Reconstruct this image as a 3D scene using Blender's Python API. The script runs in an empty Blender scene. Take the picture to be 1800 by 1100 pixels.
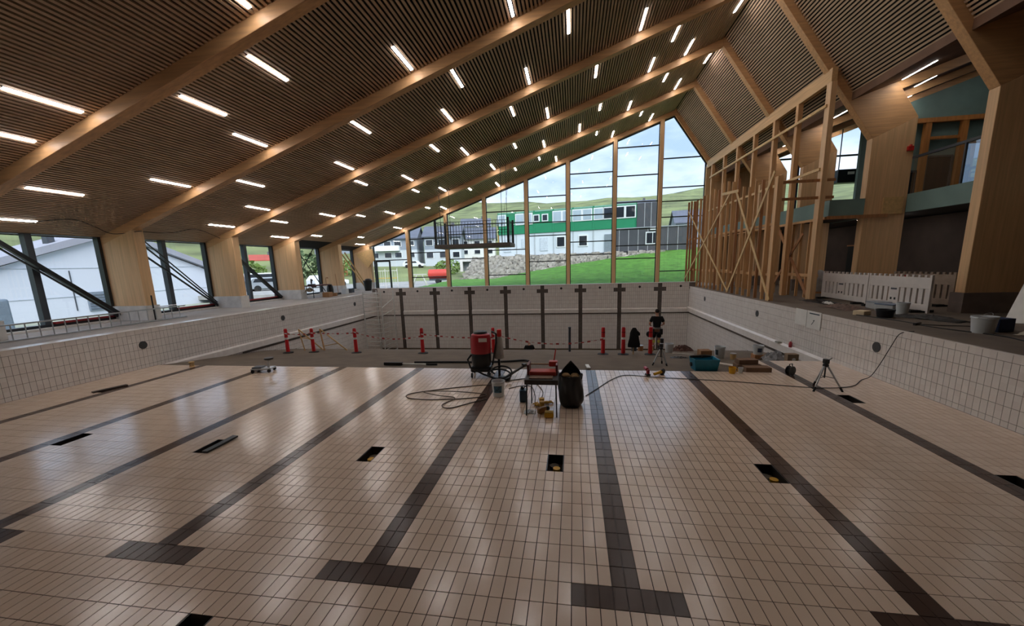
import bpy, math, random
from mathutils import Vector, Matrix
random.seed(7)
scene = bpy.context.scene
col = scene.collection
PI = math.pi

# ------------------------------------------------------------------ camera
CAM = Vector((-0.4806, -3.2591, 2.99))
R_ = Vector((0.98799885, 0.15157611, -0.02971457))
U_ = Vector((0.00193627, 0.1802066, 0.98362688))
F_ = Vector((-0.1544491, 0.97187976, -0.17775043))
cd = bpy.data.cameras.new('camera')
cd.sensor_fit = 'HORIZONTAL'; cd.sensor_width = 36.0
cd.lens = 36.0 * 686.85 / 1800.0
cd.shift_y = 37.24 / 1800.0
cd.clip_start = 0.05; cd.clip_end = 3000
cam = bpy.data.objects.new('camera', cd); col.objects.link(cam)
cam.matrix_world = Matrix(((R_.x, U_.x, -F_.x, CAM.x), (R_.y, U_.y, -F_.y, CAM.y), (R_.z, U_.z, -F_.z, CAM.z), (0, 0, 0, 1)))
scene.camera = cam

# ------------------------------------------------------------------ view
vs = scene.view_settings
vs.view_transform = 'Standard'; vs.look = 'None'; vs.exposure = 0.42; vs.gamma = 1.0; vs.use_curve_mapping = False
scene.cycles.use_denoising = True
scene.cycles.max_bounces = 6; scene.cycles.diffuse_bounces = 4; scene.cycles.glossy_bounces = 2
scene.cycles.adaptive_threshold = 0.04
scene.cycles.transparent_max_bounces = 12
scene.cycles.sample_clamp_indirect = 6.0

# ------------------------------------------------------------------ sky
world = bpy.data.worlds.new('sky'); scene.world = world; world.use_nodes = True
nt = world.node_tree; nt.nodes.clear()
def N(t, tree=None, **k):
    n = (tree or nt).nodes.new(t)
    for a, b in k.items(): setattr(n, a, b)
    return n
tc = N('ShaderNodeTexCoord'); mp = N('ShaderNodeMapping'); mp.inputs['Scale'].default_value = (1.6, 1.6, 5.0)
no = N('ShaderNodeTexNoise'); no.inputs['Scale'].default_value = 2.3; no.inputs['Detail'].default_value = 7; no.inputs['Roughness'].default_value = 0.55
rp = N('ShaderNodeValToRGB'); rp.color_ramp.elements[0].position = 0.36; rp.color_ramp.elements[1].position = 0.66
rp.color_ramp.elements[0].color = (0.34, 0.47, 0.70, 1); rp.color_ramp.elements[1].color = (0.70, 0.78, 0.90, 1)
e = rp.color_ramp.elements.new(0.5); e.color = (0.52, 0.63, 0.82, 1)
bg = N('ShaderNodeBackground'); bg.inputs['Strength'].default_value = 1.36
ow = N('ShaderNodeOutputWorld')
nt.links.new(tc.outputs['Generated'], mp.inputs['Vector']); nt.links.new(mp.outputs[0], no.inputs['Vector'])
nt.links.new(no.outputs['Fac'], rp.inputs['Fac']); nt.links.new(rp.outputs[0], bg.inputs['Color']); nt.links.new(bg.outputs[0], ow.inputs[0])

sl = bpy.data.lights.new('sun', 'SUN'); sl.energy = 3.3; sl.angle = math.radians(50); sl.color = (1.0, 0.97, 0.93)
sun = bpy.data.objects.new('sun', sl); col.objects.link(sun); sun.location = (20, -30, 60)
sun.rotation_euler = Vector((-0.45, 0.62, -0.75)).to_track_quat('-Z', 'Y').to_euler()
LED = 31.0

# ------------------------------------------------------------------ materials
MATS = {}
def srgb(r, g, b):
    f = lambda c: (c/255/12.92) if c/255 <= 0.04045 else ((c/255+0.055)/1.055)**2.4
    return (f(r), f(g), f(b), 1.0)
def mat(name, c, rough=0.6, var=0.12, scale=6.0, metal=0.0, spec=0.5, bump=0.0, stretch=(1, 1, 1), detail=3.0, bscale=None, coat=0.0):
    if name in MATS: return MATS[name]
    m = bpy.data.materials.new(name); m.use_nodes = True; t = m.node_tree
    b = t.nodes['Principled BSDF']; c = srgb(*c)
    b.inputs['Roughness'].default_value = rough; b.inputs['Metallic'].default_value = metal
    b.inputs['Specular IOR Level'].default_value = spec
    if coat: b.inputs['Coat Weight'].default_value = coat
    co = N('ShaderNodeTexCoord', t); mpp = N('ShaderNodeMapping', t); mpp.inputs['Scale'].default_value = stretch
    nz = N('ShaderNodeTexNoise', t); nz.inputs['Scale'].default_value = scale; nz.inputs['Detail'].default_value = detail
    r = N('ShaderNodeValToRGB', t)
    r.color_ramp.elements[0].position = 0.3; r.color_ramp.elements[1].position = 0.7
    r.color_ramp.elements[0].color = tuple(max(0, x*(1-var)) for x in c[:3]) + (1,)
    r.color_ramp.elements[1].color = tuple(min(1, x*(1+var)) for x in c[:3]) + (1,)
    t.links.new(co.outputs['Object'], mpp.inputs[0]); t.links.new(mpp.outputs[0], nz.inputs['Vector'])
    t.links.new(nz.outputs['Fac'], r.inputs[0]); t.links.new(r.outputs[0], b.inputs['Base Color'])
    if bump:
        bp = N('ShaderNodeBump', t); bp.inputs['Strength'].default_value = bump; bp.inputs['Distance'].default_value = 0.02
        src = nz
        if bscale:
            src = N('ShaderNodeTexNoise', t); src.inputs['Scale'].default_value = bscale; src.inputs['Detail'].default_value = 4
            t.links.new(mpp.outputs[0], src.inputs['Vector'])
        t.links.new(src.outputs['Fac'], bp.inputs['Height']); t.links.new(bp.outputs[0], b.inputs['Normal'])
    MATS[name] = m; return m
def tilemat(name, c, c2, rough=0.12, snap=(0.125, 0.25, 0.25), wob=0.25, spec=0.5):
    m = bpy.data.materials.new(name); m.use_nodes = True; t = m.node_tree; b = t.nodes['Principled BSDF']
    b.inputs['Specular IOR Level'].default_value = spec
    g = N('ShaderNodeNewGeometry', t)
    ad = N('ShaderNodeVectorMath', t, operation='ADD'); ad.inputs[1].default_value = (0.003, 0.003, 0.003)
    sn = N('ShaderNodeVectorMath', t, operation='SNAP'); sn.inputs[1].default_value = snap
    wn = N('ShaderNodeTexWhiteNoise', t, noise_dimensions='3D')
    mx = N('ShaderNodeMixRGB', t); mx.inputs[1].default_value = srgb(*c); mx.inputs[2].default_value = srgb(*c2)
    nz = N('ShaderNodeTexNoise', t); nz.inputs['Scale'].default_value = 1.3; nz.inputs['Detail'].default_value = 2
    mr = N('ShaderNodeMapRange', t); mr.inputs[3].default_value = rough*(1-wob); mr.inputs[4].default_value = rough*(1+wob)
    t.links.new(g.outputs['Position'], ad.inputs[0]); t.links.new(ad.outputs[0], sn.inputs[0]); t.links.new(sn.outputs[0], wn.inputs['Vector'])
    t.links.new(wn.outputs['Value'], mx.inputs[0]); t.links.new(mx.outputs[0], b.inputs['Base Color'])
    t.links.new(g.outputs['Position'], nz.inputs['Vector']); t.links.new(nz.outputs['Fac'], mr.inputs[0]); t.links.new(mr.outputs[0], b.inputs['Roughness'])
    bp = N('ShaderNodeBump', t); bp.inputs['Strength'].default_value = 0.05; bp.inputs['Distance'].default_value = 0.01
    n2 = N('ShaderNodeTexNoise', t); n2.inputs['Scale'].default_value = 9
    t.links.new(g.outputs['Position'], n2.inputs['Vector']); t.links.new(n2.outputs['Fac'], bp.inputs['Height']); t.links.new(bp.outputs[0], b.inputs['Normal'])
    MATS[name] = m; return m
def emis(name, c, s):
    m = bpy.data.materials.new(name); m.use_nodes = True; t = m.node_tree; t.nodes.clear()
    e_ = N('ShaderNodeEmission', t); e_.inputs[0].default_value = srgb(*c); e_.inputs[1].default_value = s
    o = N('ShaderNodeOutputMaterial', t); t.links.new(e_.outputs[0], o.inputs[0]); MATS[name] = m; return m
def glassmat(name, tint=(0.93, 0.96, 0.97), refl=1.0, f0=0.06):
    m = bpy.data.materials.new(name); m.use_nodes = True; t = m.node_tree; t.nodes.clear()
    tr = N('ShaderNodeBsdfTransparent', t); tr.inputs[0].default_value = (*tint, 1)
    gl = N('ShaderNodeBsdfGlossy', t); gl.inputs['Roughness'].default_value = 0.0; gl.inputs[0].default_value = (refl, refl, refl, 1)
    lw = N('ShaderNodeLayerWeight', t); lw.inputs['Blend'].default_value = 0.5
    pw = N('ShaderNodeMath', t, operation='POWER'); pw.inputs[1].default_value = 5.0; t.links.new(lw.outputs['Facing'], pw.inputs[0])
    fr = N('ShaderNodeMath', t, operation='MULTIPLY_ADD'); fr.inputs[1].default_value = 0.88; fr.inputs[2].default_value = f0; t.links.new(pw.outputs[0], fr.inputs[0])
    mx = N('ShaderNodeMixShader', t); o = N('ShaderNodeOutputMaterial', t)
    nz = N('ShaderNodeTexNoise', t); nz.inputs['Scale'].default_value = 0.7
    bp = N('ShaderNodeBump', t); bp.inputs['Strength'].default_value = 0.006; t.links.new(nz.outputs[0], bp.inputs['Height']); t.links.new(bp.outputs[0], gl.inputs['Normal'])
    t.links.new(fr.outputs[0], mx.inputs[0]); t.links.new(tr.outputs[0], mx.inputs[1]); t.links.new(gl.outputs[0], mx.inputs[2]); t.links.new(mx.outputs[0], o.inputs[0])
    MATS[name] = m; return m

tile_l = tilemat('tile_floor_light', (226, 201, 178), (236, 213, 191), rough=0.185, spec=0.8)
tile_d = tilemat('tile_floor_dark', (74, 56, 48), (84, 65, 56), rough=0.22, spec=0.35)
tile_w = tilemat('tile_wall_white', (222, 214, 208), (230, 224, 218), rough=0.22, snap=(0.125, 0.125, 0.25))
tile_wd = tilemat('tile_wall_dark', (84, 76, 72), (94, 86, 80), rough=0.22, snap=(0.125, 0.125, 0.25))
grout = mat('grout', (62, 46, 40), 0.9, 0.15, 9)
grout_w = mat('grout_wall', (108, 98, 92), 0.9, 0.1, 9)
mortar = mat('mortar', (106, 93, 79), 0.95, 0.14, 1.6, bump=0.35, bscale=14)
concrete = mat('concrete_deck', (104, 92, 80), 0.9, 0.2, 1.2, bump=0.3, bscale=18)
concrete_l = mat('concrete_light', (158, 152, 146), 0.85, 0.1, 1.2, bump=0.15, bscale=18)
plinth_m = mat('concrete_plinth', (214, 211, 207), 0.85, 0.12, 3, bump=0.15, bscale=20)
plinth_d = mat('concrete_plinth_grey', (122, 108, 100), 0.85, 0.15, 3, bump=0.15, bscale=20)
wood_x = mat('glulam_x', (204, 158, 110), 0.5, 0.16, 1.6, stretch=(0.5, 9, 9), detail=5)
wood_z = mat('glulam_z', (216, 176, 130), 0.5, 0.13, 1.6, stretch=(9, 9, 0.35), detail=5)
wood_y = mat('timber_y', (205, 165, 115), 0.55, 0.14, 1.8, stretch=(9, 0.5, 9), detail=5)
stud_m = mat('timber_stud', (206, 160, 110), 0.6, 0.16, 2.0, stretch=(8, 8, 0.5), detail=5)
stud_d = mat('timber_stud_dark', (168, 116, 74), 0.6, 0.2, 2.0, stretch=(8, 8, 0.5), detail=5)
lath = mat('lath_pale', (206, 170, 116), 0.6, 0.14, 2.0, stretch=(5, 5, 5), detail=5)
slat_m = mat('ceiling_slat', (192, 164, 136), 0.6, 0.16, 3.0, stretch=(6, 0.3, 6), detail=4)
void_m = mat('ceiling_void', (26, 20, 17), 0.9, 0.1, 3)
wingc = mat('wing_ceiling', (110, 78, 56), 0.7, 0.12, 2)
roofing = mat('roofing', (70, 72, 74), 0.8, 0.1, 2)
frame_k = mat('frame_black', (32, 35, 40), 0.4, 0.1, 4)
frame_g = mat('mullion_grey', (62, 68, 76), 0.45, 0.08, 4)
steel_k = mat('steel_black', (24, 25, 29), 0.4, 0.1, 4)
red_m = mat('red_strip', (140, 32, 34), 0.5, 0.15, 4)
teal = mat('teal_paint', (112, 138, 134), 0.6, 0.06, 2)
dark_wall = mat('dark_wall', (72, 60, 54), 0.85, 0.15, 1.5)
glass = glassmat('window_glass')
glass_b = glassmat('balustrade_glass', (0.80, 0.88, 0.88), f0=0.14)
led_m = emis('led', (253, 247, 244), LED)
led_w = emis('led_wing', (253, 246, 240), 40.0)
white_m = mat('white_paint', (225, 222, 216), 0.5, 0.05, 4)
alu = mat('aluminium', (186, 188, 190), 0.35, 0.06, 6, metal=0.7)
black_p = mat('black_plastic', (18, 18, 20), 0.4, 0.1, 5)
rubber = mat('rubber_black', (14, 14, 14), 0.7, 0.1, 5)

# ------------------------------------------------------------------ mesh helpers
class MB:
    def __init__(s): s.v = []; s.f = []; s.m = []
    def add(s, vs_, fs, m=0):
        o = len(s.v); s.v += [tuple(p) for p in vs_]; s.f += [tuple(i+o for i in f) for f in fs]; s.m += [m]*len(fs); return s
    def box(s, x0, x1, y0, y1, z0, z1, m=0):
        return s.add([(x0,y0,z0),(x1,y0,z0),(x1,y1,z0),(x0,y1,z0),(x0,y0,z1),(x1,y0,z1),(x1,y1,z1),(x0,y1,z1)],
                     [(0,3,2,1),(4,5,6,7),(0,1,5,4),(1,2,6,5),(2,3,7,6),(3,0,4,7)], m)
    def bar(s, p, q, w, h, up=(0,0,1), m=0):
        p = Vector(p); q = Vector(q); d = (q-p).normalized(); up = Vector(up)
        a = d.cross(up)
        if a.length < 1e-4: a = d.cross(Vector((1,0,0)))
        a.normalize(); b = a.cross(d).normalized(); a = a*w/2; b = b*h/2
        vs_ = [p-a-b, p+a-b, p+a+b, p-a+b, q-a-b, q+a-b, q+a+b, q-a+b]
        return s.add(vs_, [(0,1,2,3),(7,6,5,4),(0,4,5,1),(1,5,6,2),(2,6,7,3),(3,7,4,0)], m)
    def tube(s, path, r, n=8, m=0, cap=True):
        P = [Vector(p) for p in path]; L = len(P); rs = r if isinstance(r, (list, tuple)) else [r]*L
        ref = None; rings = []
        for i in range(L):
            d = (P[min(i+1, L-1)]-P[max(i-1, 0)]).normalized()
            if ref is None:
                ref = d.cross(Vector((0,0,1)))
                if ref.length < 1e-3: ref = d.cross(Vector((1,0,0)))
            a = ref - d*ref.dot(d)
            if a.length < 1e-6: a = d.cross(Vector((0,1,0.3)))
            a.normalize(); ref = a; b = d.cross(a)
            rings.append([P[i]+a*(rs[i]*math.cos(2*PI*k/n))+b*(rs[i]*math.sin(2*PI*k/n)) for k in range(n)])
        vs_ = [p for rg in rings for p in rg]; fs = []
        for i in range(L-1):
            for k in range(n): fs.append((i*n+k, i*n+(k+1) % n, (i+1)*n+(k+1) % n, (i+1)*n+k))
        if cap: fs.append(tuple(range(n-1, -1, -1))); fs.append(tuple((L-1)*n+k for k in range(n)))
        return s.add(vs_, fs, m)
    def cyl(s, p, q, r, n=12, r2=None, m=0): return s.tube([p, q], [r, r if r2 is None else r2], n, m)
    def lathe(s, prof, n=20, c=(0,0,0), m=0, sx=1.0, sy=1.0, cap=True):
        vs_ = []; fs = []; L = len(prof)
        for r, z in prof:
            for k in range(n): vs_.append((c[0]+sx*r*math.cos(2*PI*k/n), c[1]+sy*r*math.sin(2*PI*k/n), c[2]+z))
        for i in range(L-1):
            for k in range(n): fs.append((i*n+k, i*n+(k+1) % n, (i+1)*n+(k+1) % n, (i+1)*n+k))
        if cap: fs.append(tuple(range(n-1, -1, -1))); fs.append(tuple((L-1)*n+k for k in range(n)))
        return s.add(vs_, fs, m)
    def ell(s, c, rx, ry, rz, n=12, h=8, m=0):
        pr = [(math.sin(PI*i/h), -math.cos(PI*i/h)) for i in range(h+1)]; vs_ = []; fs = []
        for r, z in pr:
            r = max(r, 0.01)
            for k in range(n): vs_.append((c[0]+rx*r*math.cos(2*PI*k/n), c[1]+ry*r*math.sin(2*PI*k/n), c[2]+rz*z))
        for i in range(h):
            for k in range(n): fs.append((i*n+k, i*n+(k+1) % n, (i+1)*n+(k+1) % n, (i+1)*n+k))
        return s.add(vs_, fs, m)
    def prism(s, poly, a0, a1, plane='xz', m=0):
        n = len(poly)
        def P(u, w, a): return {'xz': (u, a, w), 'yz': (a, u, w), 'xy': (u, w, a)}[plane]
        vs_ = [P(u, w, a0) for u, w in poly]+[P(u, w, a1) for u, w in poly]
        fs = [tuple(range(n)), tuple(range(2*n-1, n-1, -1))]+[(i, n+i, n+(i+1) % n, (i+1) % n) for i in range(n)]
        return s.add(vs_, fs, m)
    def build(s, name, mats, parent=None, smooth=False, loc=None, bevel=0.0, kind=None, label=None):
        me = bpy.data.meshes.new(name); me.from_pydata(s.v, [], s.f)
        mats = mats if isinstance(mats, (list, tuple)) else [mats]
        for mm in mats: me.materials.append(mm)
        if len(mats) > 1: me.polygons.foreach_set('material_index', s.m)
        me.update()
        import bmesh
        bm = bmesh.new(); bm.from_mesh(me); bmesh.ops.recalc_face_normals(bm, faces=bm.faces); bm.to_mesh(me); bm.free()
        if smooth:
            me.polygons.foreach_set('use_smooth', [True]*len(me.polygons))
            try: me.set_sharp_from_angle(angle=math.radians(42))
            except Exception: pass
        o = bpy.data.objects.new(name, me); col.objects.link(o)
        if loc: o.location = loc
        if parent: o.parent = parent
        if bevel:
            bv = o.modifiers.new('bevel', 'BEVEL'); bv.width = bevel; bv.segments = 2; bv.limit_method = 'ANGLE'
        if kind: o['kind'] = kind
        if label: o['label'] = label
        return o
def tag(o, label, cat, group=None, kind=None):
    o['label'] = label; o['category'] = cat
    if group: o['group'] = group
    if kind: o['kind'] = kind
    return o
def thing(name, label, cat, loc=(0,0,0), rz=0.0, group=None, kind=None, rot=None):
    o = bpy.data.objects.new(name, None); col.objects.link(o); o.empty_display_size = 0.2
    o.location = loc; o.rotation_euler = rot if rot else (0, 0, rz)
    return tag(o, label, cat, group, kind)
def link_copy(me, name, parent, loc, rot=None):
    o = bpy.data.objects.new(name, me); col.objects.link(o); o.location = loc
    if rot: o.rotation_euler = rot
    o.parent = parent; return o
def in_view(p, mx=1.0):
    d = Vector(p)-CAM; z = d.dot(F_)
    if z < 0.2: return None
    u = 900+686.85*d.dot(R_)/z; v = 587.24-686.85*d.dot(U_)/z
    return z if -20 < u < 1820 and -20 < v < 1120 else None
ORD = ['first','second','third','fourth','fifth','sixth','seventh','eighth','ninth','tenth','eleventh','twelfth','thirteenth','fourteenth','fifteenth','sixteenth','seventeenth','eighteenth','nineteenth','twentieth']

# ================================================================== STRUCTURE
XL, XR, Y0, YF, DK = -14.25, 6.75, -2.25, 22.9, 1.25
FR = [0.68+4.37*k for k in range(7)]          # near faces of the timber frames
FT = 0.30
def slopez(y):
    P = [(7.5, -0.01), (12.0, -0.53), (14.3, -0.95), (16.2, -2.9), (23.0, -3.05)]
    for (a, b), (c, d) in zip(P, P[1:]):
        if y <= c: return b+(d-b)*(y-a)/(c-a)
    return -3.05

def tile_mesh(name, lx, ly, lz, m, face):
    b = MB(); b.box(-lx/2, lx/2, -ly/2, ly/2, -lz/2, lz/2)
    me = bpy.data.meshes.new(name); me.from_pydata(b.v, [], b.f); me.materials.append(m); me.update(); return me
G = 0.0042    # half joint
DRAINS = [(-9.75, 2.25), (-6.75, 2.25), (-3.75, 2.25), (-0.75, 2.25), (2.25, 2.25), (5.25, 2.25), (-12.75, 5.0), (5.25, 5.5), (-3.75, -1.0)]
LANES = [-12.5+2.5*i for i in range(8)]
# ---- pool floor, shallow end
fl = MB(); xb_ = sorted(set([XL, XR]+[a+d for a, b in DRAINS for d in (-0.125, 0.125)])); yb_ = sorted(set([Y0, 7.5]+[b+d for a, b in DRAINS for d in (-0.25, 0.25)]))
for xa_, xc_ in zip(xb_, xb_[1:]):
    for ya_, yc_ in zip(yb_, yb_[1:]):
        if any(abs((xa_+xc_)/2-a) < 0.12 and abs((ya_+yc_)/2-b) < 0.24 for a, b in DRAINS): continue
        fl.add([(xa_, ya_, -0.005), (xc_, ya_, -0.005), (xc_, yc_, -0.005), (xa_, yc_, -0.005)], [(0, 1, 2, 3)])
fl.box(4.375, XR, 7.5, 8.75, -0.3, -0.005); fl.box(XL, 4.375, 7.49, 7.5, -0.2, -0.003)
floor = fl.build('floor', grout); tag(floor, 'shallow pool floor of beige tiles with dark lane lines', 'floor', kind='structure')
def dark_floor(cx, cy):
    for L in LANES:
        if abs(cx-L) < 0.125 and cy > 0: return True
        if abs(cx-L) < 0.5 and -0.25 < cy < 0: return True
    return False
cells = []
for j in range(int(Y0/0.25), 35):
    cy = (j+0.5)*0.25
    for i in range(int(XL/0.125), int(XR/0.125)):
        cx = (i+0.5)*0.125
        if cy > 7.5 and cx < 4.375: continue
        if any(abs(cx-a) < 0.125 and abs(cy-b) < 0.25 for a, b in DRAINS): continue
        cells.append((cx, cy, dark_floor(cx, cy)))
vis = sorted([(in_view((a, b, 0)) or 1e9, k) for k, (a, b, d) in enumerate(cells)])
near = set(k for z, k in vis[:300] if z < 1e8)
tl = tile_mesh('tile_light', 0.125-2*G, 0.25-2*G, 0.012, tile_l, 0); td = tile_mesh('tile_dark', 0.125-2*G, 0.25-2*G, 0.012, tile_d, 0)
rest = MB()
for k, (a, b, d) in enumerate(cells):
    if k in near: link_copy(td if d else tl, 'tile', floor, (a, b, -0.006+random.uniform(-.0004, .0004)))
    else:
        x0, x1, y0, y1 = a-.0625+G, a+.0625-G, b-.125+G, b+.125-G
        rest.add([(x0,y0,0),(x1,y0,0),(x1,y1,0),(x0,y1,0),(x0,y0,-.006),(x1,y0,-.006),(x1,y1,-.006),(x0,y1,-.006)],
                 [(0,1,2,3),(4,5,1,0),(5,6,2,1),(6,7,3,2),(7,4,0,3)], 1 if d else 0)
rest.build('tiles', [tile_l, tile_d], floor, kind='stuff')
# ---- grey mortar slope and pit
ms = MB(); ys = [7.5, 8.2, 9, 10, 11, 12, 12.8, 13.6, 14.3, 14.8, 15.5, 16.2, 18, 20, 23.0]; xs = [XL+ (XR-XL)*i/42 for i in range(43)]
vs_ = []; fs = []
for y in ys:
    for x in xs: vs_.append((x, y, slopez(y)+(random.uniform(-.008, .008) if 7.6 < y < 22 else 0)))
for j in range(len(ys)-1):
    for i in range(42): fs.append((j*43+i, j*43+i+1, (j+1)*43+i+1, (j+1)*43+i))
ms.add(vs_, fs); sf = ms.build('floor_slope', mortar, smooth=True)
tag(sf, 'bare grey mortar slope falling to the deep end', 'floor', kind='structure')

# ---- pool side walls with tiles
def side_wall(name, X, s, label):
    b = MB(); b.box(min(X, X-s*0.4)-0.0, max(X, X-s*0.4), Y0, YF+0.35, -3.2, DK-0.004)
    for v in range(len(b.v)):
        p = b.v[v]
        if abs(p[0]-X) < 1e-6: b.v[v] = (X-s*0.006, p[1], p[2])
    w = b.build(name, grout_w); tag(w, label, 'wall', kind='structure')
    cells = []
    y = Y0
    for i in range(int((YF-Y0)/0.25)): cells.append((Y0+0.25*i+0.125, DK-0.07, 0.25, 0.14))
    z = DK-0.14; rows = []
    while z > -3.0: rows.append((z-0.25, z)); z -= 0.25
    for za, zb in rows:
        for i in range(int((YF-Y0)/0.125)):
            yc = Y0+0.125*(i+0.5); fz = 0.0 if yc < 7.5 else slopez(yc)
            lo = max(za, fz if yc < 16 else za)
            if zb <= fz+0.02: continue
            cells.append((yc, (lo+zb)/2, 0.125, zb-lo))
    vis = sorted([(in_view((X, c[0], c[1])) or 1e9, k) for k, c in enumerate(cells)])
    near = set(k for zz, k in vis[:300] if zz < 1e8)
    cache = {}; rest = MB()
    for k, (yc, zc, w_, h_) in enumerate(cells):
        if k in near:
            key = (round(w_, 3), round(h_, 3))
            if key not in cache: cache[key] = tile_mesh('wall_tile', 0.012, w_-2*G, h_-2*G, tile_w, 0)
            link_copy(cache[key], 'tile', w, (X-s*0.006+0.0, yc, zc))
        else:
            xa = X-s*0.0; xb = X-s*0.006; a0, a1, c0, c1 = yc-w_/2+G, yc+w_/2-G, zc-h_/2+G, zc+h_/2-G
            rest.add([(xa,a0,c0),(xa,a1,c0),(xa,a1,c1),(xa,a0,c1),(xb,a0,c0),(xb,a1,c0),(xb,a1,c1),(xb,a0,c1)], [(0,1,2,3),(0,1,5,4),(1,2,6,5),(2,3,7,6),(3,0,4,7)])
    rest.build('tiles', tile_w, w, kind='stuff')
    # resting ledge along the deep part
    pl = [(X-s*0.02, 0.0), (X+s*0.10, -0.06), (X+s*0.10, -0.30), (X-s*0.02, -0.34)]
    MB().prism([(u, z) for u, z in pl], 7.7, YF, 'xz').build('ledge', tile_w, w)
    MB().box(min(X, X+s*0.03), max(X, X+s*0.03), 10.9, YF, -0.42, -0.34).build('painted_ledge_shade', tile_wd, w)  # dark strip painted as the shade under the ledge
    for yy in (7.17, 13.45, 19.8):
        MB().cyl((X-s*0.01, yy, 0.75), (X+s*0.016, yy, 0.75), 0.125, 20).build('inlet', mat('inlet_grey', (58, 58, 58), 0.6, 0.2, 30), w, smooth=True)
    return w
wall_left = side_wall('wall_pool_left', XL, 1, 'white tiled long side wall of the pool below the windows')
wall_right = side_wall('wall_pool_right', XR, -1, 'white tiled long side wall of the pool below the timber scaffold')
# ---- far end wall
b = MB().box(XL-0.4, XR+0.4, YF+0.006, YF+0.35, -3.2, 1.5)
wall_far = b.build('wall_pool_far', grout_w); tag(wall_far, 'far end wall of the pool with eight dark lane strips', 'wall', kind='structure')
t_ = MB(); zz = 1.5; r_ = []
while zz > -2.79: r_.append((max(zz-0.25, -2.79), zz)); zz -= 0.25
for za, zb in r_:
    for i in range(168):
        xc = XL+0.125*(i+0.5); d = 0
        for L in LANES:
            if abs(xc-L) < 0.125: d = 1
            if abs(xc-L) < 0.375 and abs((za+zb)/2-1.05) < 0.14: d = 1
        a0, a1, c0, c1 = xc-.0625+G*.8, xc+.0625-G*.8, za+G*.8, zb-G*.8
        t_.add([(a0,YF,c0),(a1,YF,c0),(a1,YF,c1),(a0,YF,c1)], [(0,1,2,3)], d)
t_.build('tiles', [tile_w, tile_wd], wall_far, kind='stuff')
prev = XL
for L in LANES+[XR+0.125]:
    MB().prism([(YF+0.01, -0.08), (YF-0.09, -0.13), (YF-0.09, -0.36), (YF+0.01, -0.36)], prev, L-0.125, 'yz').build('ledge', tile_w, wall_far)
    MB().box(prev, L-0.125, YF-0.02, YF+0.002, -0.44, -0.36).build('painted_ledge_shade', tile_wd, wall_far); prev = L+0.125  # shade below the end wall ledge, put in as dark tile
for i in range(9):
    x = -13.75+2.5*i
    MB().cyl((x, YF+0.01, 1.28), (x, YF-0.012, 1.28), 0.075, 16).build('inlet', black_p, wall_far, smooth=True)
MB().box(XL-0.4, XR+0.4, YF-0.02, YF+0.37, 1.5, 1.53).build('coping', tile_w, wall_far)
MB().box(XL, XR, YF-0.005, YF+0.004, -3.1, -2.79).build('base_band', mat('base_band_brown', (84, 70, 52), 0.9, 0.2, 3), wall_far)  # darker brown band along the foot of the wall
wn_ = MB().box(XL-0.4, XR+0.4, Y0-0.35, Y0, -0.3, DK-0.02).build('wall_pool_near', tile_w); tag(wn_, 'near end wall of the pool under the camera', 'wall', kind='structure')

# ---- decks
dl = MB().box(-18.6, XL-0.4, -8, 27.3, 0.9, DK).build('floor_deck_left', concrete_l); tag(dl, 'pale concrete walkway between the pool and the left windows', 'floor', kind='structure')
MB().box(XL-0.4, XL+0.012, Y0, YF, DK-0.006, DK+0.012).build('coping', tile_w, wall_left)
MB().box(XR-0.012, XR+0.05, Y0, YF, DK-0.006, DK+0.012).build('coping', tile_w, wall_right)
df = MB().box(XL-0.4, 22, YF+0.35, 27.3, 0.9, DK).build('floor_deck_far', concrete_l); tag(df, 'concrete strip between pool end and gable window', 'floor', kind='structure')
dr = MB().box(XR+0.05, 22, -8, YF+0.35, 0.9, DK).build('floor_deck_right', concrete); tag(dr, 'dusty brown concrete deck right of the pool', 'floor', kind='structure')
dn = MB().box(XL-0.4, XR+0.4, -8, Y0-0.35, 0.9, DK).build('floor_deck_near', concrete); tag(dn, 'concrete deck at the near end of the pool', 'floor', kind='structure')

# ---- ceilings
def lz(x): return 4.95+0.344*(x+16.7)       # underside of slats, long slope
def rz_(x): return 13.02-1.425*(x-6.4)      # underside of slats, steep slope
def wz(x): return 8.5+0.344*(x-9.7)         # right wing ceiling
SL = math.hypot(1, 0.344); SR = math.hypot(1, 1.425)
ceil_l = MB().prism([(-18.6, lz(-18.6)+0.09), (6.47, lz(6.47)+0.09), (6.47, lz(6.47)+0.35), (-18.6, lz(-18.6)+0.35)], -8, 27.3, 'xz').build('ceiling', void_m)
tag(ceil_l, 'long slatted timber ceiling slope rising from the windows to the ridge', 'ceiling', kind='structure')
ceil_r = MB().prism([(6.40, rz_(6.40)+0.12), (9.6, rz_(9.6)+0.12), (9.6, rz_(9.6)+0.5), (6.40, rz_(6.40)+0.5)], -8, 27.3, 'xz').build('ceiling_steep', void_m)
tag(ceil_r, 'steep slatted timber ceiling slope on the right of the ridge', 'ceiling', kind='structure')
ceil_w = MB().prism([(9.45, wz(9.45)), (22.2, wz(22.2)), (22.2, wz(22.2)+0.3), (9.45, wz(9.45)+0.3)], -8, 27.3, 'xz').build('ceiling_wing', wingc)
tag(ceil_w, 'plain brown ceiling over the right gallery wing', 'ceiling', kind='structure')
for nm, pts, lb in (('roof_long', [(-19, lz(-19)+0.36), (6.5, lz(6.5)+0.36), (6.5, lz(6.5)+0.6), (-19, lz(-19)+0.6)], 'outer covering of the long roof slope'),
                ('roof_steep', [(6.3, rz_(6.3)+0.55), (9.8, rz_(9.8)+0.55), (9.8, rz_(9.8)+0.9), (6.3, rz_(6.3)+0.9)], 'outer covering of the steep roof slope')):
    o = MB().prism(pts, -8, 27.4, 'xz').build(nm, roofing); tag(o, lb, 'roof', kind='structure')
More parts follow.
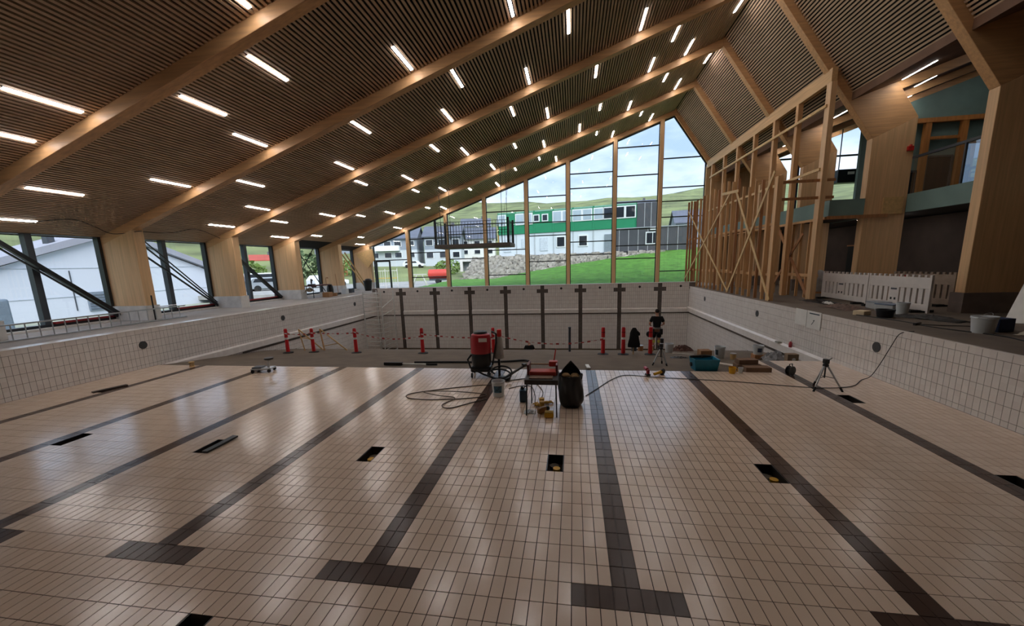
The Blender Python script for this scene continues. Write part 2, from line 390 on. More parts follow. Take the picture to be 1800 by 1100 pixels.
PITCH = 0.115; SW, SD = 0.062, 0.045
def slat_quadbox(bm_, c, ax, az, y0, y1):
    a = Vector(ax)*SW/2; n_ = Vector(az)*SD; c = Vector(c)
    q = [c-a, c+a, c+a+n_, c-a+n_]
    bm_.add([(p.x, y0, p.z) for p in q]+[(p.x, y1, p.z) for p in q], [(0,1,2,3),(7,6,5,4),(0,4,5,1),(1,5,6,2),(2,6,7,3),(3,7,4,0)])
def slope_slats(parent, x0, x1, zf, slope, indiv):
    s = math.hypot(1, slope); ax = Vector((1/s, 0, slope/s)); az = Vector((-slope/s, 0, 1/s))
    n = int((x1-x0)*s/PITCH)
    spans = [(-7.9, FR[0])]+[(FR[i]+FT, FR[i+1]) for i in range(6)]
    for si, (ya, yb) in enumerate(spans):
        if si in indiv:
            t = MB(); slat_quadbox(t, (0,0,0), ax, az, ya-(ya+yb)/2, yb-(ya+yb)/2)
            me = bpy.data.meshes.new('slat'); me.from_pydata(t.v, [], t.f); me.materials.append(slat_m); me.update()
            for k in range(n):
                x = x0+(k+0.5)*PITCH/s; link_copy(me, 'slat', parent, (x, (ya+yb)/2, zf(x)))
        else:
            t = MB()
            for k in range(n):
                x = x0+(k+0.5)*PITCH/s; slat_quadbox(t, (x, 0, zf(x)), ax, az, ya, yb)
            t.build('slats', slat_m, parent, kind='stuff')
slope_slats(ceil_l, -18.2, 6.42, lz, 0.344, {1})
slope_slats(ceil_r, 6.44, 9.52, rz_, -1.425, {4, 3})

for ya, yb, xb in ((18.5, 22.5, -17.1), (22.9, 26.85, -17.5)):
    MB().prism([(-18.19, lz(-18.19)-0.012), (xb, lz(xb)-0.012), (xb, lz(xb)+0.02), (-18.19, lz(-18.19)+0.02)], ya, yb, 'xz').build('painted_void_sheet', void_m, ceil_l)  # dark sheet painted as the shade of an opening without slats
# ---- timber frames
frames = []
for k, y in enumerate(FR):
    nmn = ['frame overhead nearest the camera', 'first frame crossing the upper left', 'second frame, at the big right column', 'third frame from the camera', 'fourth frame from the camera', 'fifth frame, last before the gable', 'gable frame around the far window'][k]
    t = thing('timber_frame', 'glulam portal, '+nmn, 'timber frame', (0, y, DK), group='glulam portal frames', kind='structure')
    rl = lambda x: lz(x)-0.30-DK
    MB().prism([(-18.2, rl(-18.2)), (6.4, rl(6.4)), (6.45, rl(6.4)+0.75), (-18.2, rl(-18.2)+0.75)], 0, FT, 'xz').build('rafter_long', wood_x, t, bevel=0.012)
    if k < 6:
        MB().prism([(6.4, rl(6.4)), (10.28, 7.07-DK), (11.65, 7.70-DK), (10.9, 8.87-DK), (10.92, 9.15-DK), (9.55, 9.15-DK), (6.45, rz_(6.45)-DK+0.35)], 0.004, FT-0.004, 'xz').build('rafter_steep', wood_x, t, bevel=0.012)
        MB().prism([(10.28, 0.56), (11.65, 0.56), (11.65, 7.70-DK), (10.28, 7.07-DK)], 0.004, FT-0.004, 'xz').build('column', wood_z, t, bevel=0.012)
        MB().box(10.22, 11.7, -0.06, FT+0.06, 0, 0.56).build('plinth', plinth_d, t)
        MB().prism([(10.7, wz(10.7)-0.3-DK), (22, wz(22)-0.3-DK), (22, wz(22)+0.1-DK), (10.7, wz(10.7)+0.1-DK)], 0.012, FT-0.012, 'xz').build('rafter_wing', wood_x, t)
    else:
        MB().prism([(6.4, rl(6.4)), (8.95, 12.65-1.425*2.55-DK-0.05), (9.3, 9.0-DK), (9.3, 9.9-DK), (6.45, rz_(6.45)-DK+0.35)], 0, FT, 'xz').build('rafter_steep', wood_x, t)
        MB().box(8.6, 9.0, 0, FT, 0, 9.15-DK).build('post', wood_z, t)
        for px in (-13.45, -10.25, -7.15, -3.92, -0.83, 2.5, 5.62):
            MB().box(px-0.125, px+0.125, -0.02, FT, 0, rl(px)+0.05).build('post', wood_z, t, bevel=0.008)
        MB().prism([(9.0, wz(9.0)-0.3-DK), (22, wz(22)-0.3-DK), (22, wz(22)+0.1-DK), (9.0, wz(9.0)+0.1-DK)], 0, FT, 'xz').build('rafter_wing', wood_x, t)
    MB().prism([(-18.2, 0.56), (-16.7, 0.56), (-16.7, rl(-16.7)+0.05), (-18.2, rl(-18.2)+0.05)], 0.006, FT+0.1, 'xz').build('column', wood_z, t, bevel=0.012)
    MB().box(-18.25, -16.65, -0.06, FT+0.16, 0, 0.56).build('plinth', plinth_m, t)
    frames.append(t)

# ---- left window wall
wl = 0
def pane(parent, pts, axis):
    b = MB(); b.add(pts, [(0, 1, 2, 3)]); return b.build('pane', glass, parent)
nmw = ['behind the camera', 'nearest the camera, showing the white shed', 'second from the camera, at the slope of the shed roof', 'third from the camera, facing the parked van', 'fourth from the camera, behind the workbench', 'last before the far gable']
for k in range(6):
    ya, yb = FR[k]+FT+0.1, FR[k+1]; ym = (ya+yb)/2-0.05
    w = thing('window_%d' % (k+1), 'dark framed side window, '+nmw[k], 'window', (-18.2, ym, DK), kind='structure', group='side windows under the eave')
    ha = 4.42-DK
    pane(w, [(-0.12, ya-ym, 0.16), (-0.12, -0.05, 0.16), (-0.12, -0.05, ha), (-0.12, ya-ym, ha)], 0); pane(w, [(-0.12, 0.05, 0.16), (-0.12, yb-ym, 0.16), (-0.12, yb-ym, ha), (-0.12, 0.05, ha)], 0)
    if k == 5:
        pass
    MB().box(-0.2, 0.02, -0.09, 0.09, 0.05, ha).build('mullion', frame_g, w)
    for yy in (ya-ym+0.05, yb-ym-0.05): MB().box(-0.2, 0.02, yy-0.05, yy+0.05, 0.05, ha).build('jamb', frame_k, w)
    MB().box(-0.2, 0.06, ya-ym, yb-ym, 0.0, 0.16).build('sill', frame_k, w)
    MB().box(0.06, 0.3, ya-ym, yb-ym, 0.0, 0.07).build('sill_board', plinth_m, w)
    MB().box(-0.25, 0.02, ya-ym-0.1, yb-ym, ha, ha+0.12).build('head', frame_k, w)
    if k in (1, 2, 3): MB().box(0.0, 0.14, 0.1 if k != 3 else -0.2, yb-ym-0.1, 0.16, 0.23).build('red_strip', red_m, w)
def brace(y0, z0, y1, z1, w): 
    o = MB().bar((-17.95, y0, z0), (-17.95, y1, z1), w, w).build('steel_brace', steel_k); return o
BR = [(6.2, 4.42, 9.38, 1.50, 0.13, 'thick black steel brace crossing the nearest side window'), (6.0, 4.40, 9.30, 1.42, 0.05, 'thin black rod just under the thick brace of the nearest side window'),
      (10.72, 4.42, 13.7, 1.53, 0.04, 'upper thin black brace in the second side window'), (10.45, 4.42, 13.7, 1.43, 0.05, 'middle thin black brace in the second side window'), (10.1, 4.25, 13.7, 1.36, 0.06, 'lower black brace in the second side window'),
      (14.5, 4.35, 18.05, 1.40, 0.15, 'thick black steel brace in the third side window'),
      (19.8, 4.42, 22.4, 1.45, 0.04, 'thin black rod falling right in the fourth side window'), (18.9, 1.6, 21.6, 4.42, 0.04, 'thin black rod rising right in the fourth side window')]
for y0, z0, y1, z1, w, lb in BR: tag(brace(y0, min(z0, 4.42), y1, z1, w), lb, 'brace')
ew = MB().box(-18.5, -18.3, -8, FR[0]+FT, DK, 4.6).build('wall_left', dark_wall); tag(ew, 'closed wall left of the camera', 'wall', kind='structure')
# ---- far gable glazing
GX = [-16.6, -13.45, -10.25, -7.15, -3.92, -0.83, 2.5, 5.62, 8.6]
TR = [[3.55], [2.12, 4.05, 5.12], [3.47, 5.34, 6.06], [2.14, 4.04, 6.03, 6.88], [3.08, 4.99, 5.95, 7.81], [3.48, 4.43, 6.33, 8.23, 9.24], [3.09, 4.03, 5.19, 7.07, 8.88, 10.78], [2.12, 4.0, 5.92, 7.0, 7.93, 9.86]]
gn = ['with the exit door', 'showing the grey house', 'behind the red tank', 'behind the hanging cage', 'showing the small green windows', 'with the white container windows', 'tallest before the ridge post', 'under the ridge, beside the scaffold']
def topz(x): return lz(x)-0.33 if x < 6.4 else min(lz(6.4)-0.33, 12.6-1.425*(x-6.4)-0.02)
for k in range(8):
    xa, xb = GX[k]+0.125, GX[k+1]-(0.125 if k < 7 else 0); yg = FR[6]+0.16
    w = thing('window_%d' % (k+7), 'tall gable window bay '+gn[k], 'window', ((xa+xb)/2, yg, DK), kind='structure', group='gable window bays'); cx = (xa+xb)/2
    zs = [DK+0.05]+TR[k]
    for z0, z1 in zip(zs, zs[1:]): pane(w, [(xa-cx, 0, z0-DK), (xb-cx, 0, z0-DK), (xb-cx, 0, z1-DK), (xa-cx, 0, z1-DK)], 1)
    z0 = zs[-1]; poly = [(xa, z0), (xb, z0), (xb, max(topz(xb), z0+.01))]+([(6.4, topz(6.4))] if k == 7 else [])+[(xa, max(topz(xa), z0+.01))]
    b = MB(); b.add([(x-cx, 0, z-DK) for x, z in poly], [tuple(range(len(poly)))]); b.build('pane', glass, w)
    for z in TR[k]: MB().box(xa-cx, xb-cx, -0.05, 0.05, z-0.035-DK, z+0.035-DK).build('transom', frame_k, w)
    for x in (xa, xb): MB().box(x-cx-0.05, x-cx+0.05, 0.0, 0.12, 0, topz(x)-DK).build('jamb', frame_k, w)
    for x0, x1 in (((xa, xb),) if k < 7 else ((xa, 6.4), (6.4, xb))):
        MB().bar((x0-cx, 0.05, topz(x0)-DK-0.03), (x1-cx, 0.05, topz(x1)-DK-0.03), 0.1, 0.08).build('head', frame_k, w)
    MB().box(xa-cx, xb-cx, -0.05, 0.1, 0, 0.08).build('sill', frame_k, w)
    if k == 0:
        for x in (-16.3, -15.15): MB().box(x-cx-0.05, x-cx+0.05, -0.06, 0.06, 0, 3.5-DK).build('door_frame', frame_k, w)
        MB().box(-16.3-cx, -15.15-cx, -0.06, 0.06, 3.42-DK, 3.52-DK).build('door_frame', frame_k, w)
# ---- right wing: walls, gallery, glazing
def S(nm, lb, cat, bld, m, **k): o = bld.build(nm, m, **k); return tag(o, lb, cat, kind='structure')
S('wall_back', 'closed timber wall behind the camera', 'wall', MB().box(-19, 22.2, -8.2, -8, 0.9, 14), dark_wall)
S('wall_right', 'outer wall of the gallery wing', 'wall', MB().box(22, 22.2, -8, 27.3, 0.9, 13.5), dark_wall)
S('wall_gable_infill', 'timber infill wall beside the gable window', 'wall', MB().box(9.0, 12.6, 26.95, 27.2, DK, 9.4), wood_z)
S('wall_gable_lower', 'dark wall under the wing gable window', 'wall', MB().box(12.6, 22, 26.95, 27.2, DK, 4.95), dark_wall)
S('wall_gable_right', 'dark end wall right of the wing window', 'wall', MB().prism([(18.2, 4.95), (22, 4.95), (22, wz(22)), (18.2, wz(18.2))], 26.95, 27.2, 'xz'), dark_wall)
w = thing('window_15', 'wing gable window seen past the columns', 'window', (15.4, 27.05, 4.95), kind='structure')
poly = [(12.6, 4.95), (18.2, 4.95), (18.2, wz(18.2)-0.3), (12.6, wz(12.6)-0.3)]
b = MB(); b.add([(x-15.4, 0, z-4.95) for x, z in poly], [(0, 1, 2, 3)]); b.build('pane', glass, w)
for x in (12.6, 14.4, 16.1, 18.15): MB().box(x-15.4-0.08, x-15.4+0.08, -0.06, 0.06, 0, wz(x)-0.3-4.95).build('mullion', mat('mullion_blue', (44, 54, 84), 0.5, 0.1, 3), w)
for z in (7.9, 9.3): MB().box(-2.8, 2.8, -0.05, 0.05, z-5.0, z-4.9).build('transom', frame_k, w)
S('wall_gallery', 'grey green painted wall at the back of the gallery', 'wall', MB().prism([(15.3, 4.95), (22, 4.95), (22, wz(22)), (15.3, wz(15.3))], 22.56, 22.75, 'xz'), teal)
S('wall_ground_floor', 'dark brown wall behind the ground floor colonnade', 'wall', MB().box(14.0, 14.2, -8, 26.9, DK, 4.4), dark_wall)
S('floor_gallery', 'gallery floor slab of the right wing', 'floor', MB().box(11.75, 22, -8, 26.9, 4.45, 4.95).box(9.2, 11.75, 13.9, 26.9, 4.45, 4.93), mat('slab_dark', (60, 54, 50), 0.9, 0.1, 2))
S('trim_1', 'grey green balcony fascia behind the scaffold', 'fascia', MB().box(9.08, 9.2, 13.75, 26.8, 4.38, 4.98).box(9.2, 10.26, 13.75, 13.87, 4.38, 4.98), teal)
S('trim_2', 'grey green balcony fascia between the big right columns', 'fascia', MB().box(11.62, 11.75, -8, 13.75, 4.42, 5.06).box(11.62, 11.75, 14.1, 18.1, 4.42, 5.06), teal)
S('trim_3', 'pale timber ring beam under the steep ceiling', 'beam', MB().box(8.62, 8.8, 13.6, 26.9, 9.02, 9.48), wood_y)

# ================================================================== LAMPS
LIGHTS = {(0,1):[-13.12,-11.6,-6.99,-2.2,2.0,4.7],
 (1,0):[-17.28,-15.28,-9.96,-7.97,-3.1,0.5,3.6],(1,1):[-13.72,-10.53,-5.3,-2.16,2.0,4.7],
 (2,0):[-12.71,-7.97,-4.34,-0.61,3.6],(2,1):[-16.31,-14.34,-9.99,-5.39,-2.16,2.01,5.3],
 (3,0):[-15.25,-10.59,-6.8,-3.12,0.5,3.65,6.01],(3,1):[-16.93,-13.85,-9.05,-5.9,-1.69,3.09,4.69],
 (4,0):[-16.34,-13.25,-9.63,-3.66,0.96,4.22,6.2],(4,1):[-12.25,-8.6,-5.33,-2.17,-0.08,2.72,5.28],
 (5,0):[-15.87,-10.61,-7.48,-4.29,-2.67,1.04,3.76],(5,1):[-17.02,-13.78,-10.03,-5.87,-1.63,2.21,4.69]}
lt_h = MB().box(-0.05, 0.05, -0.66, 0.66, 0.0, 0.07)
def mesh_of(b, name, m):
    me = bpy.data.meshes.new(name); me.from_pydata(b.v, [], b.f); me.materials.append(m); me.update(); return me
me_h = mesh_of(lt_h, 'housing', black_p); me_d = mesh_of(MB().box(-0.042, 0.042, -0.65, 0.65, -0.012, 0.0), 'diffuser', led_m)
me_dw = mesh_of(MB().box(-0.03, 0.03, -0.65, 0.65, -0.012, 0.0), 'diffuser', led_w)
BAY = ['bay behind the camera', 'bay nearest the camera', 'second bay from the camera', 'third bay from the camera', 'fourth bay from the camera', 'fifth bay from the camera', 'bay beside the gable']
def lamp(x, y, z, ang, label, group, md=me_d):
    t = thing('ceiling_light', label, 'ceiling light', (x, y, z), group=group, rot=(0, ang, 0))
    link_copy(me_h, 'housing', t, (0, 0, 0)); link_copy(md, 'diffuser', t, (0, 0, 0)); return t
for (k, r), xs_ in LIGHTS.items():
    for i, x in enumerate(sorted(xs_)):
        y = (0.68+4.37*k)+(1.44 if r == 0 else 3.55)
        lamp(x, y, lz(x)-0.004, -math.atan(0.344), 'LED strip, %s from the eave, %s row, %s' % (ORD[i], 'front' if r == 0 else 'back', BAY[k+1]), 'LED strips in the slatted ceiling')
for i, (x, y) in enumerate([(10.9, 13.0), (14.3, 17.3), (17.0, 21.8), (16.3, 26.0), (11.0, 17.2), (11.2, 21.6), (19.3, 17.0), (18.0, 12.8), (14.4, 12.6), (19.6, 20.6)]):  # later positions are strips added to brighten the dark wing
    lamp(x, y, wz(x)-0.01, -math.atan(0.344), 'thin real or added LED strip over the gallery, %s counting away from the camera' % ORD[i], 'real and added LED strips over the gallery', me_dw)
# ground floor round downlights
for i, (x, y) in enumerate([(12.6, 11.6), (12.6, 15.5), (11.6, 16.0), (11.0, 19.0), (12.6, 22.0)]):
    t = thing('downlight', 'small lit lamp under the gallery slab, %s from the camera' % ORD[i], 'lamp', (x, y, 4.38), group='lamps under the gallery')
    MB().lathe([(0.13, 0.07), (0.15, 0.0), (0.13, -0.02)], 14).build('housing', white_m, t, smooth=True)
    MB().lathe([(0.12, -0.02), (0.09, -0.045)], 14).build('diffuser', led_w, t, smooth=True)

# ================================================================== TIMBER SCAFFOLD, GALLERY, RIGHT DECK
t = thing('timber_scaffold', 'tall scaffold of timber studs with crossed pale laths along the pool edge', 'scaffold', (7.15, 13.5, DK))
for i in range(20):
    y = 0.62*i; h = (6.6 if i > 5 else 6.0)-DK+random.uniform(-.15, .12)
    if i == 0: MB().box(-0.09, 0.09, -0.12, 0.12, 0, 5.9-DK).build('stud', stud_m, t)
    else: MB().box(-0.055, 0.055, y-0.026, y+0.026, 0, h).build('stud', stud_d if i % 4 == 2 or i > 15 else stud_m, t)
for i, x in enumerate((0.25, 0.5, 0.85, 1.2)): MB().box(x-0.028, x+0.028, 12.0, 12.1, 0, 5.4+0.06*i).build('stud', stud_d, t)
def lth(p, q, x=-0.1, w=0.1): MB().bar((x, p[0]-13.5, p[1]-DK), (x, q[0]-13.5, q[1]-DK), 0.025, w, up=(0, 0, 1)).build('brace', lath, t)
lth((24.94, 6.0), (17.46, 1.3)); lth((25.1, 1.6), (17.9, 6.0), -0.13); lth((17.2, 5.95), (13.3, 1.28), -0.1, 0.13); lth((17.47, 1.32), (13.6, 6.1), -0.135, 0.13); lth((18.9, 6.12), (16.8, 5.95), -0.16, 0.12)
for z in (2.25, 4.2): MB().box(0.08, 0.12, 0, 11.8, z-DK-0.05, z-DK+0.05).build('rail', stud_m, t)
for z in (5.7, 5.08): MB().box(0.0, 2.0, 0.16, 0.2, z-DK-0.05, z-DK+0.05).build('rail', stud_d, t)
MB().box(0.12, 1.0, 4.2, 7.5, 4.22-DK, 4.26-DK).build('plank', stud_d, t)
t = thing('post_frame', 'row of upright timber posts under the pale ring beam', 'post frame', (8.71, 13.7, DK))
for i in range(7):
    y = [0, 2.05, 3.95, 6.0, 8.1, 10.1, 12.2][i]; w = 0.09 if i == 0 else 0.06
    MB().box(-0.09, 0.09, y-w*1.6, y+w*1.6, 0, 9.02-DK).build('post', wood_z if i == 0 else stud_m, t)
for z in (8.27, 6.1): MB().box(-0.14, -0.09, 0.0, 12.4, z-DK-0.05, z-DK+0.05).build('rail', lath, t)
t = thing('stud_wall', 'open stud wall standing under the balcony behind the scaffold', 'stud wall', (9.0, 14.0, DK))
for i in range(20): MB().box(-0.05, 0.05, 0.64*i-0.025, 0.64*i+0.025, 0, 3.03).build('stud', stud_m, t)
MB().box(-0.07, -0.02, -0.2, 12.3, 0.85, 0.97).build('rail', stud_m, t); MB().box(-0.07, 0.07, -0.3, 12.5, 3.03, 3.12).build('top_plate', stud_m, t)
MB().bar((-0.09, 0.2, 0.0), (-0.09, 3.0, 2.9), 0.03, 0.16).build('brace', stud_d, t)
MB().bar((-0.09, 3.2, 0.3), (-0.09, 1.0, 2.6), 0.03, 0.12).build('brace', stud_d, t)
MB().box(0.0, 2.0, -0.35, -0.28, 3.02, 3.14).build('joist', stud_d, t)
o = MB().box(10.86, 11.5, 13.72, 13.78, 4.38, 4.98).build('plywood_patch', lath, bevel=0.005); tag(o, 'pale plywood square fixed to the third right column', 'board')
b_ = thing('sacks_pile', 'grey covered equipment standing behind the stud wall', 'equipment', (10.6, 16.6, DK)); MB().lathe([(0.2, 0), (0.3, 0.1), (0.3, 0.55), (0.22, 0.8), (0.12, 1.0), (0.02, 1.05)], 14).build('cover', mat('cover_grey', (150, 146, 142), 0.7, 0.2, 5), b_, smooth=True); MB().box(-0.35, 0.35, -0.3, 0.3, 0, 0.08).build('pallet', stud_d, b_)

# balustrade and gallery fittings
t = thing('glass_balustrade', 'glass balustrade with grey rail on the gallery between the right columns', 'balustrade', (11.68, 12.0, 5.06))
for i in range(4):
    y0 = -6.0+1.95*i
    b = MB(); b.add([(0, y0, 0), (0, y0+1.9, 0), (0, y0+1.9, 1.22), (0, y0, 1.22)], [(0, 1, 2, 3)]); b.build('pane', glass_b, t)
    MB().box(-0.03, 0.03, y0-0.05, y0, 0, 1.25).build('post', frame_g, t)
MB().box(-0.04, 0.04, -6.1, 2.0, 1.22, 1.3).build('handrail', frame_g, t)
t = thing('gallery_portal', 'orange timber portal standing in front of the grey green gallery wall', 'timber portal', (19.2, 22.4, 4.95))
om = mat('timber_orange', (196, 130, 70), 0.5, 0.15, 2, stretch=(6, 6, 0.5))
MB().box(-4.0, 2.8, -0.12, 0.1, 4.75, 4.98).build('lintel', om, t)
for x in (-0.95, 0.75): MB().box(x-0.14, x+0.14, -0.1, 0.1, 0, 4.75).build('post', om, t)
MB().box(-0.8, 0.6, -0.06, 0.06, 3.9, 4.05).build('rail', om, t)
for i, (x0, x1, z0, z1, lb) in enumerate([(16.6, 18.1, 5.6, 7.3, 'dark window in the gallery wall, left of the portal'), (18.5, 19.7, 5.6, 8.0, 'window in the gallery wall between the portal posts'), (20.1, 21.6, 6.2, 8.6, 'added glowing pane for a sky reflection, right of the portal')]):
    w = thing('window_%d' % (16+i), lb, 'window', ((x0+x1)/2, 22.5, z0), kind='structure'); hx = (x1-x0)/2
    MB().box(-hx, hx, 0.0, 0.04, 0, z1-z0).build('pane', mat('dark_pane', (36, 40, 46), 0.05, 0.1, 2) if i < 2 else emis('sky_reflection_glow', (150, 178, 214), 0.35), w)  # last pane is added and glows in place of a sky reflection
    for x in (-hx, hx): MB().box(x-0.05, x+0.05, -0.05, 0.05, 0, z1-z0).build('jamb', frame_g, w)
    for z in (0, z1-z0): MB().box(-hx, hx, -0.05, 0.05, z-0.05, z+0.05).build('frame', frame_g, w)
t = thing('black_fan_unit', 'black ventilation box with pale label hanging before the wing window', 'ventilation unit', (15.8, 24.0, 7.1))
MB().box(-0.85, 0.85, -0.3, 0.3, 0, 0.75).build('housing', black_p, t, bevel=0.02); MB().box(-0.35, 0.0, -0.32, -0.3, 0.45, 0.6).build('label', white_m, t)
MB().box(-0.7, -0.66, -0.02, 0.02, 0.75, 3.2).box(0.66, 0.7, -0.02, 0.02, 0.75, 3.6).build('hanger', steel_k, t)
t = thing('red_sounder', 'small red alarm box on the third right column', 'alarm', (11.5, 13.76, 6.55)); MB().box(-0.09, 0.09, -0.06, 0.03, 0, 0.16).build('body', mat('alarm_red', (190, 40, 34), 0.4), t, bevel=0.01); MB().lathe([(0.05, 0), (0.04, 0.05)], 10, (0, -0.02, 0.16)).build('beacon', mat('alarm_red', (190, 40, 34)), t)
w = thing('door_1', 'dark door in the ground floor wall behind the barrier', 'door', (13.97, 12.9, DK), kind='structure'); MB().box(-0.04, 0.02, -0.55, 0.55, 0, 2.2).build('leaf', mat('door_dark', (20, 24, 24), 0.6), w); MB().box(-0.06, 0.02, -0.62, -0.55, 0, 2.27).box(-0.06, 0.02, 0.55, 0.62, 0, 2.27).box(-0.06, 0.02, -0.62, 0.62, 2.2, 2.27).build('frame', dark_wall, w)
w = thing('door_2', 'dark door further along the ground floor wall', 'door', (13.97, 19.9, DK), kind='structure'); MB().box(-0.04, 0.02, -0.5, 0.5, 0, 2.1).build('leaf', mat('door_dark', (20, 24, 24), 0.6), w); MB().box(-0.06, 0.02, -0.57, 0.57, 2.1, 2.17).build('frame', stud_d, w)
t = thing('wall_sign', 'small pale sign above the ground floor door', 'sign', (13.93, 12.9, 3.55)); MB().box(-0.03, 0.03, -0.22, 0.22, 0, 0.2).build('plate', white_m, t); MB().box(-0.034, -0.03, -0.1, 0.1, 0.06, 0.14).build('pictogram', mat('sign_green', (120, 160, 130), 0.5), t)

# crowd barriers
bar_w = mat('barrier_white', (214, 206, 200), 0.45, 0.05, 4)
def barrier(loc, rz, L, label, body=bar_w, red=False):
    t = thing('crowd_barrier', label, 'barrier', loc, rz, group='plastic crowd barriers')
    H = 1.0
    MB().box(0, L, -0.025, 0.025, 0.68, H).build('top_band', body, t, bevel=0.008)
    MB().box(0, L, -0.025, 0.025, 0.06, 0.24).build('bottom_band', body, t, bevel=0.008)
    n = 11; p = L/n
    for i in range(n):
        w = p*0.68
        if i == 5 or i == 4: continue
        MB().box(p*(i+0.5)-w/2, p*(i+0.5)+w/2, -0.02, 0.02, 0.24, 0.68).build('picket', body, t)
    MB().box(p*4.1, p*5.9, -0.02, 0.02, 0.24, 0.68).build('centre_plate', body, t)
    for i in range(2): MB().box(p*(4.5+0.7*i), p*(4.5+0.7*i)+0.06, -0.026, 0.026, 0.29, 0.36).build('hole', black_p, t)
    MB().box(p*4.45, p*5.5, -0.026, 0.026, 0.60, 0.65).build('maker_mark', frame_g, t)
    for i in range(n+1):
        x = min(max(p*i, 0.04), L-0.04); MB().box(x-0.035, x+0.035, -0.03, 0.03, H, H+0.07).build('knob', body, t)
    for x in (0.03, L-0.03): MB().box(x-0.03, x+0.03, -0.03, 0.03, 0.0, H).build('end_post', body, t)
    for x in (0.25, L-0.25): MB().box(x-0.06, x+0.06, -0.3, 0.3, 0.0, 0.07).build('foot', rubber, t)
    if red: MB().box(p*1.2, p*2.6, -0.03, 0.03, 0.72, 0.95).build('reflector', mat('reflector_red', (170, 34, 30), 0.4), t)
    return t
barrier((9.47, 14.3, DK), -PI/2-0.035, 2.62, 'white slatted plastic barrier, the farther of the two by the scaffold')
barrier((9.36, 11.62, DK), -PI/2+0.035, 2.25, 'white slatted plastic barrier, the nearer one beside the big column')
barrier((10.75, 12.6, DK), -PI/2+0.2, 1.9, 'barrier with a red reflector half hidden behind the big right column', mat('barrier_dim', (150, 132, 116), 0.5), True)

# buckets and tools on the right deck
def bucket(loc, r, h, label, body, bail=True, fill=None, band=None, rz=0.0, name='bucket', grp=None):
    t = thing(name, label, 'bucket', loc, rz, grp)
    MB().lathe([(r*0.80, 0), (r*0.82, 0.01), (r*0.97, h*0.86), (r*1.03, h*0.87), (r*1.03, h*0.92), (r, h*0.93), (r*1.02, h), (r*0.96, h), (r*0.92, h*0.9), (r*0.78, 0.03), (0.01, 0.03)], 24, cap=False).build('body', body, t, smooth=True)
    if bail:
        pts = [(r*1.03*math.cos(a), -r*0.25*math.sin(a)*1.2, h*0.9+r*0.55*math.sin(a)) for a in [PI*i/12 for i in range(13)]]
        MB().tube(pts, 0.006, 6).build('bail', alu, t, smooth=True)
    if fill: MB().lathe([(0.01, h*0.72), (r*0.9, h*0.72)], 20, cap=False).build('contents', fill, t)
    if band:
        a0, a1 = band[1]; pts = []
        b = MB(); n = 10
        for i in range(n+1):
            a = a0+(a1-a0)*i/n
            for z in (0.3, 0.75): rr = r*(0.82+0.15*z/0.86)*1.006; b.v.append((rr*math.cos(a), rr*math.sin(a), h*z))
        for i in range(n): b.f.append((2*i, 2*i+2, 2*i+3, 2*i+1)); b.m.append(0)
        b.build('print', band[0], t, smooth=True)
    return t
wplast = mat('white_plastic', (206, 210, 212), 0.35, 0.04, 4)
bucket((8.08, 6.3, DK), 0.2, 0.36, 'large white bucket with raised handle at the right deck edge', wplast, rz=0.4)
t = thing('blue_crate', 'dark blue crate behind the large white bucket', 'crate', (8.55, 6.55, DK), 0.3)
cb = mat('crate_blue', (34, 52, 92), 0.5)
for a in ((-0.2, -0.18, -0.16, 0.16), (0.18, 0.2, -0.16, 0.16), (-0.2, 0.2, -0.16, -0.14), (-0.2, 0.2, 0.14, 0.16)): MB().box(*a, 0, 0.28).build('side', cb, t)
MB().box(-0.2, 0.2, -0.16, 0.16, 0, 0.02).build('base', cb, t)
bucket((8.7, 9.25, DK), 0.15, 0.34, 'plain white bucket in front of the nearer barrier', wplast, bail=False)
bucket((7.9, 8.7, DK), 0.2, 0.22, 'black mortar tub near the pool edge', mat('tub_black', (22, 24, 28), 0.5), bail=False, name='mortar_tub')
for i, (x, y, lb) in enumerate([(9.0, 10.6, 'clear plastic tub left of the white bucket, farther from the pool'), (8.85, 9.95, 'clear plastic tub with blue lid beside the white bucket')]):
    t = thing('plastic_tub', lb, 'tub', (x, y, DK), 0.3*i)
    MB().box(-0.2, 0.2, -0.25, 0.25, 0, 0.2).build('body', mat('tub_clear', (176, 178, 178), 0.3, 0.05), t, bevel=0.03); MB().box(-0.21, 0.21, -0.26, 0.26, 0.2, 0.23).build('lid', mat('lid_grey', (150, 158, 166), 0.4) if i == 0 else mat('lid_blue', (96, 116, 140), 0.4), t, bevel=0.01)
o = MB().box(-0.16, 0.16, -0.14, 0.14, 0, 0.13).build('foam_block', mat('foam_cream', (224, 204, 170), 0.8, 0.08, 8), loc=(7.66, 9.2, DK), bevel=0.015); o.rotation_euler = (0, 0, 0.5); tag(o, 'cream insulation block lying beside the black tub', 'block')
def crumple(name, label, cat, loc, rx, ry, h, m, seed, n=16):
    rnd = random.Random(seed); b = MB(); vs_ = []; fs = []
    for j in range(n+1):
        for i in range(n+1):
            u, v = i/n*2-1, j/n*2-1; e_ = max(0, 1-(u*u+v*v)*0.8); vs_.append((u*rx*(1+rnd.uniform(-.05, .05)), v*ry*(1+rnd.uniform(-.05, .05)), 0.006+h*e_*rnd.uniform(0.2, 1)))
    for j in range(n):
        for i in range(n): fs.append((j*(n+1)+i, j*(n+1)+i+1, (j+1)*(n+1)+i+1, (j+1)*(n+1)+i))
    k = (n+1)**2
    for p in vs_[:k]: b.v.append(p)
    b.f = fs; b.m = [0]*len(fs)
    o = b.build(name, m, smooth=True, loc=loc); o.modifiers.new('thick', 'SOLIDIFY').thickness = 0.006; return tag(o, label, cat)
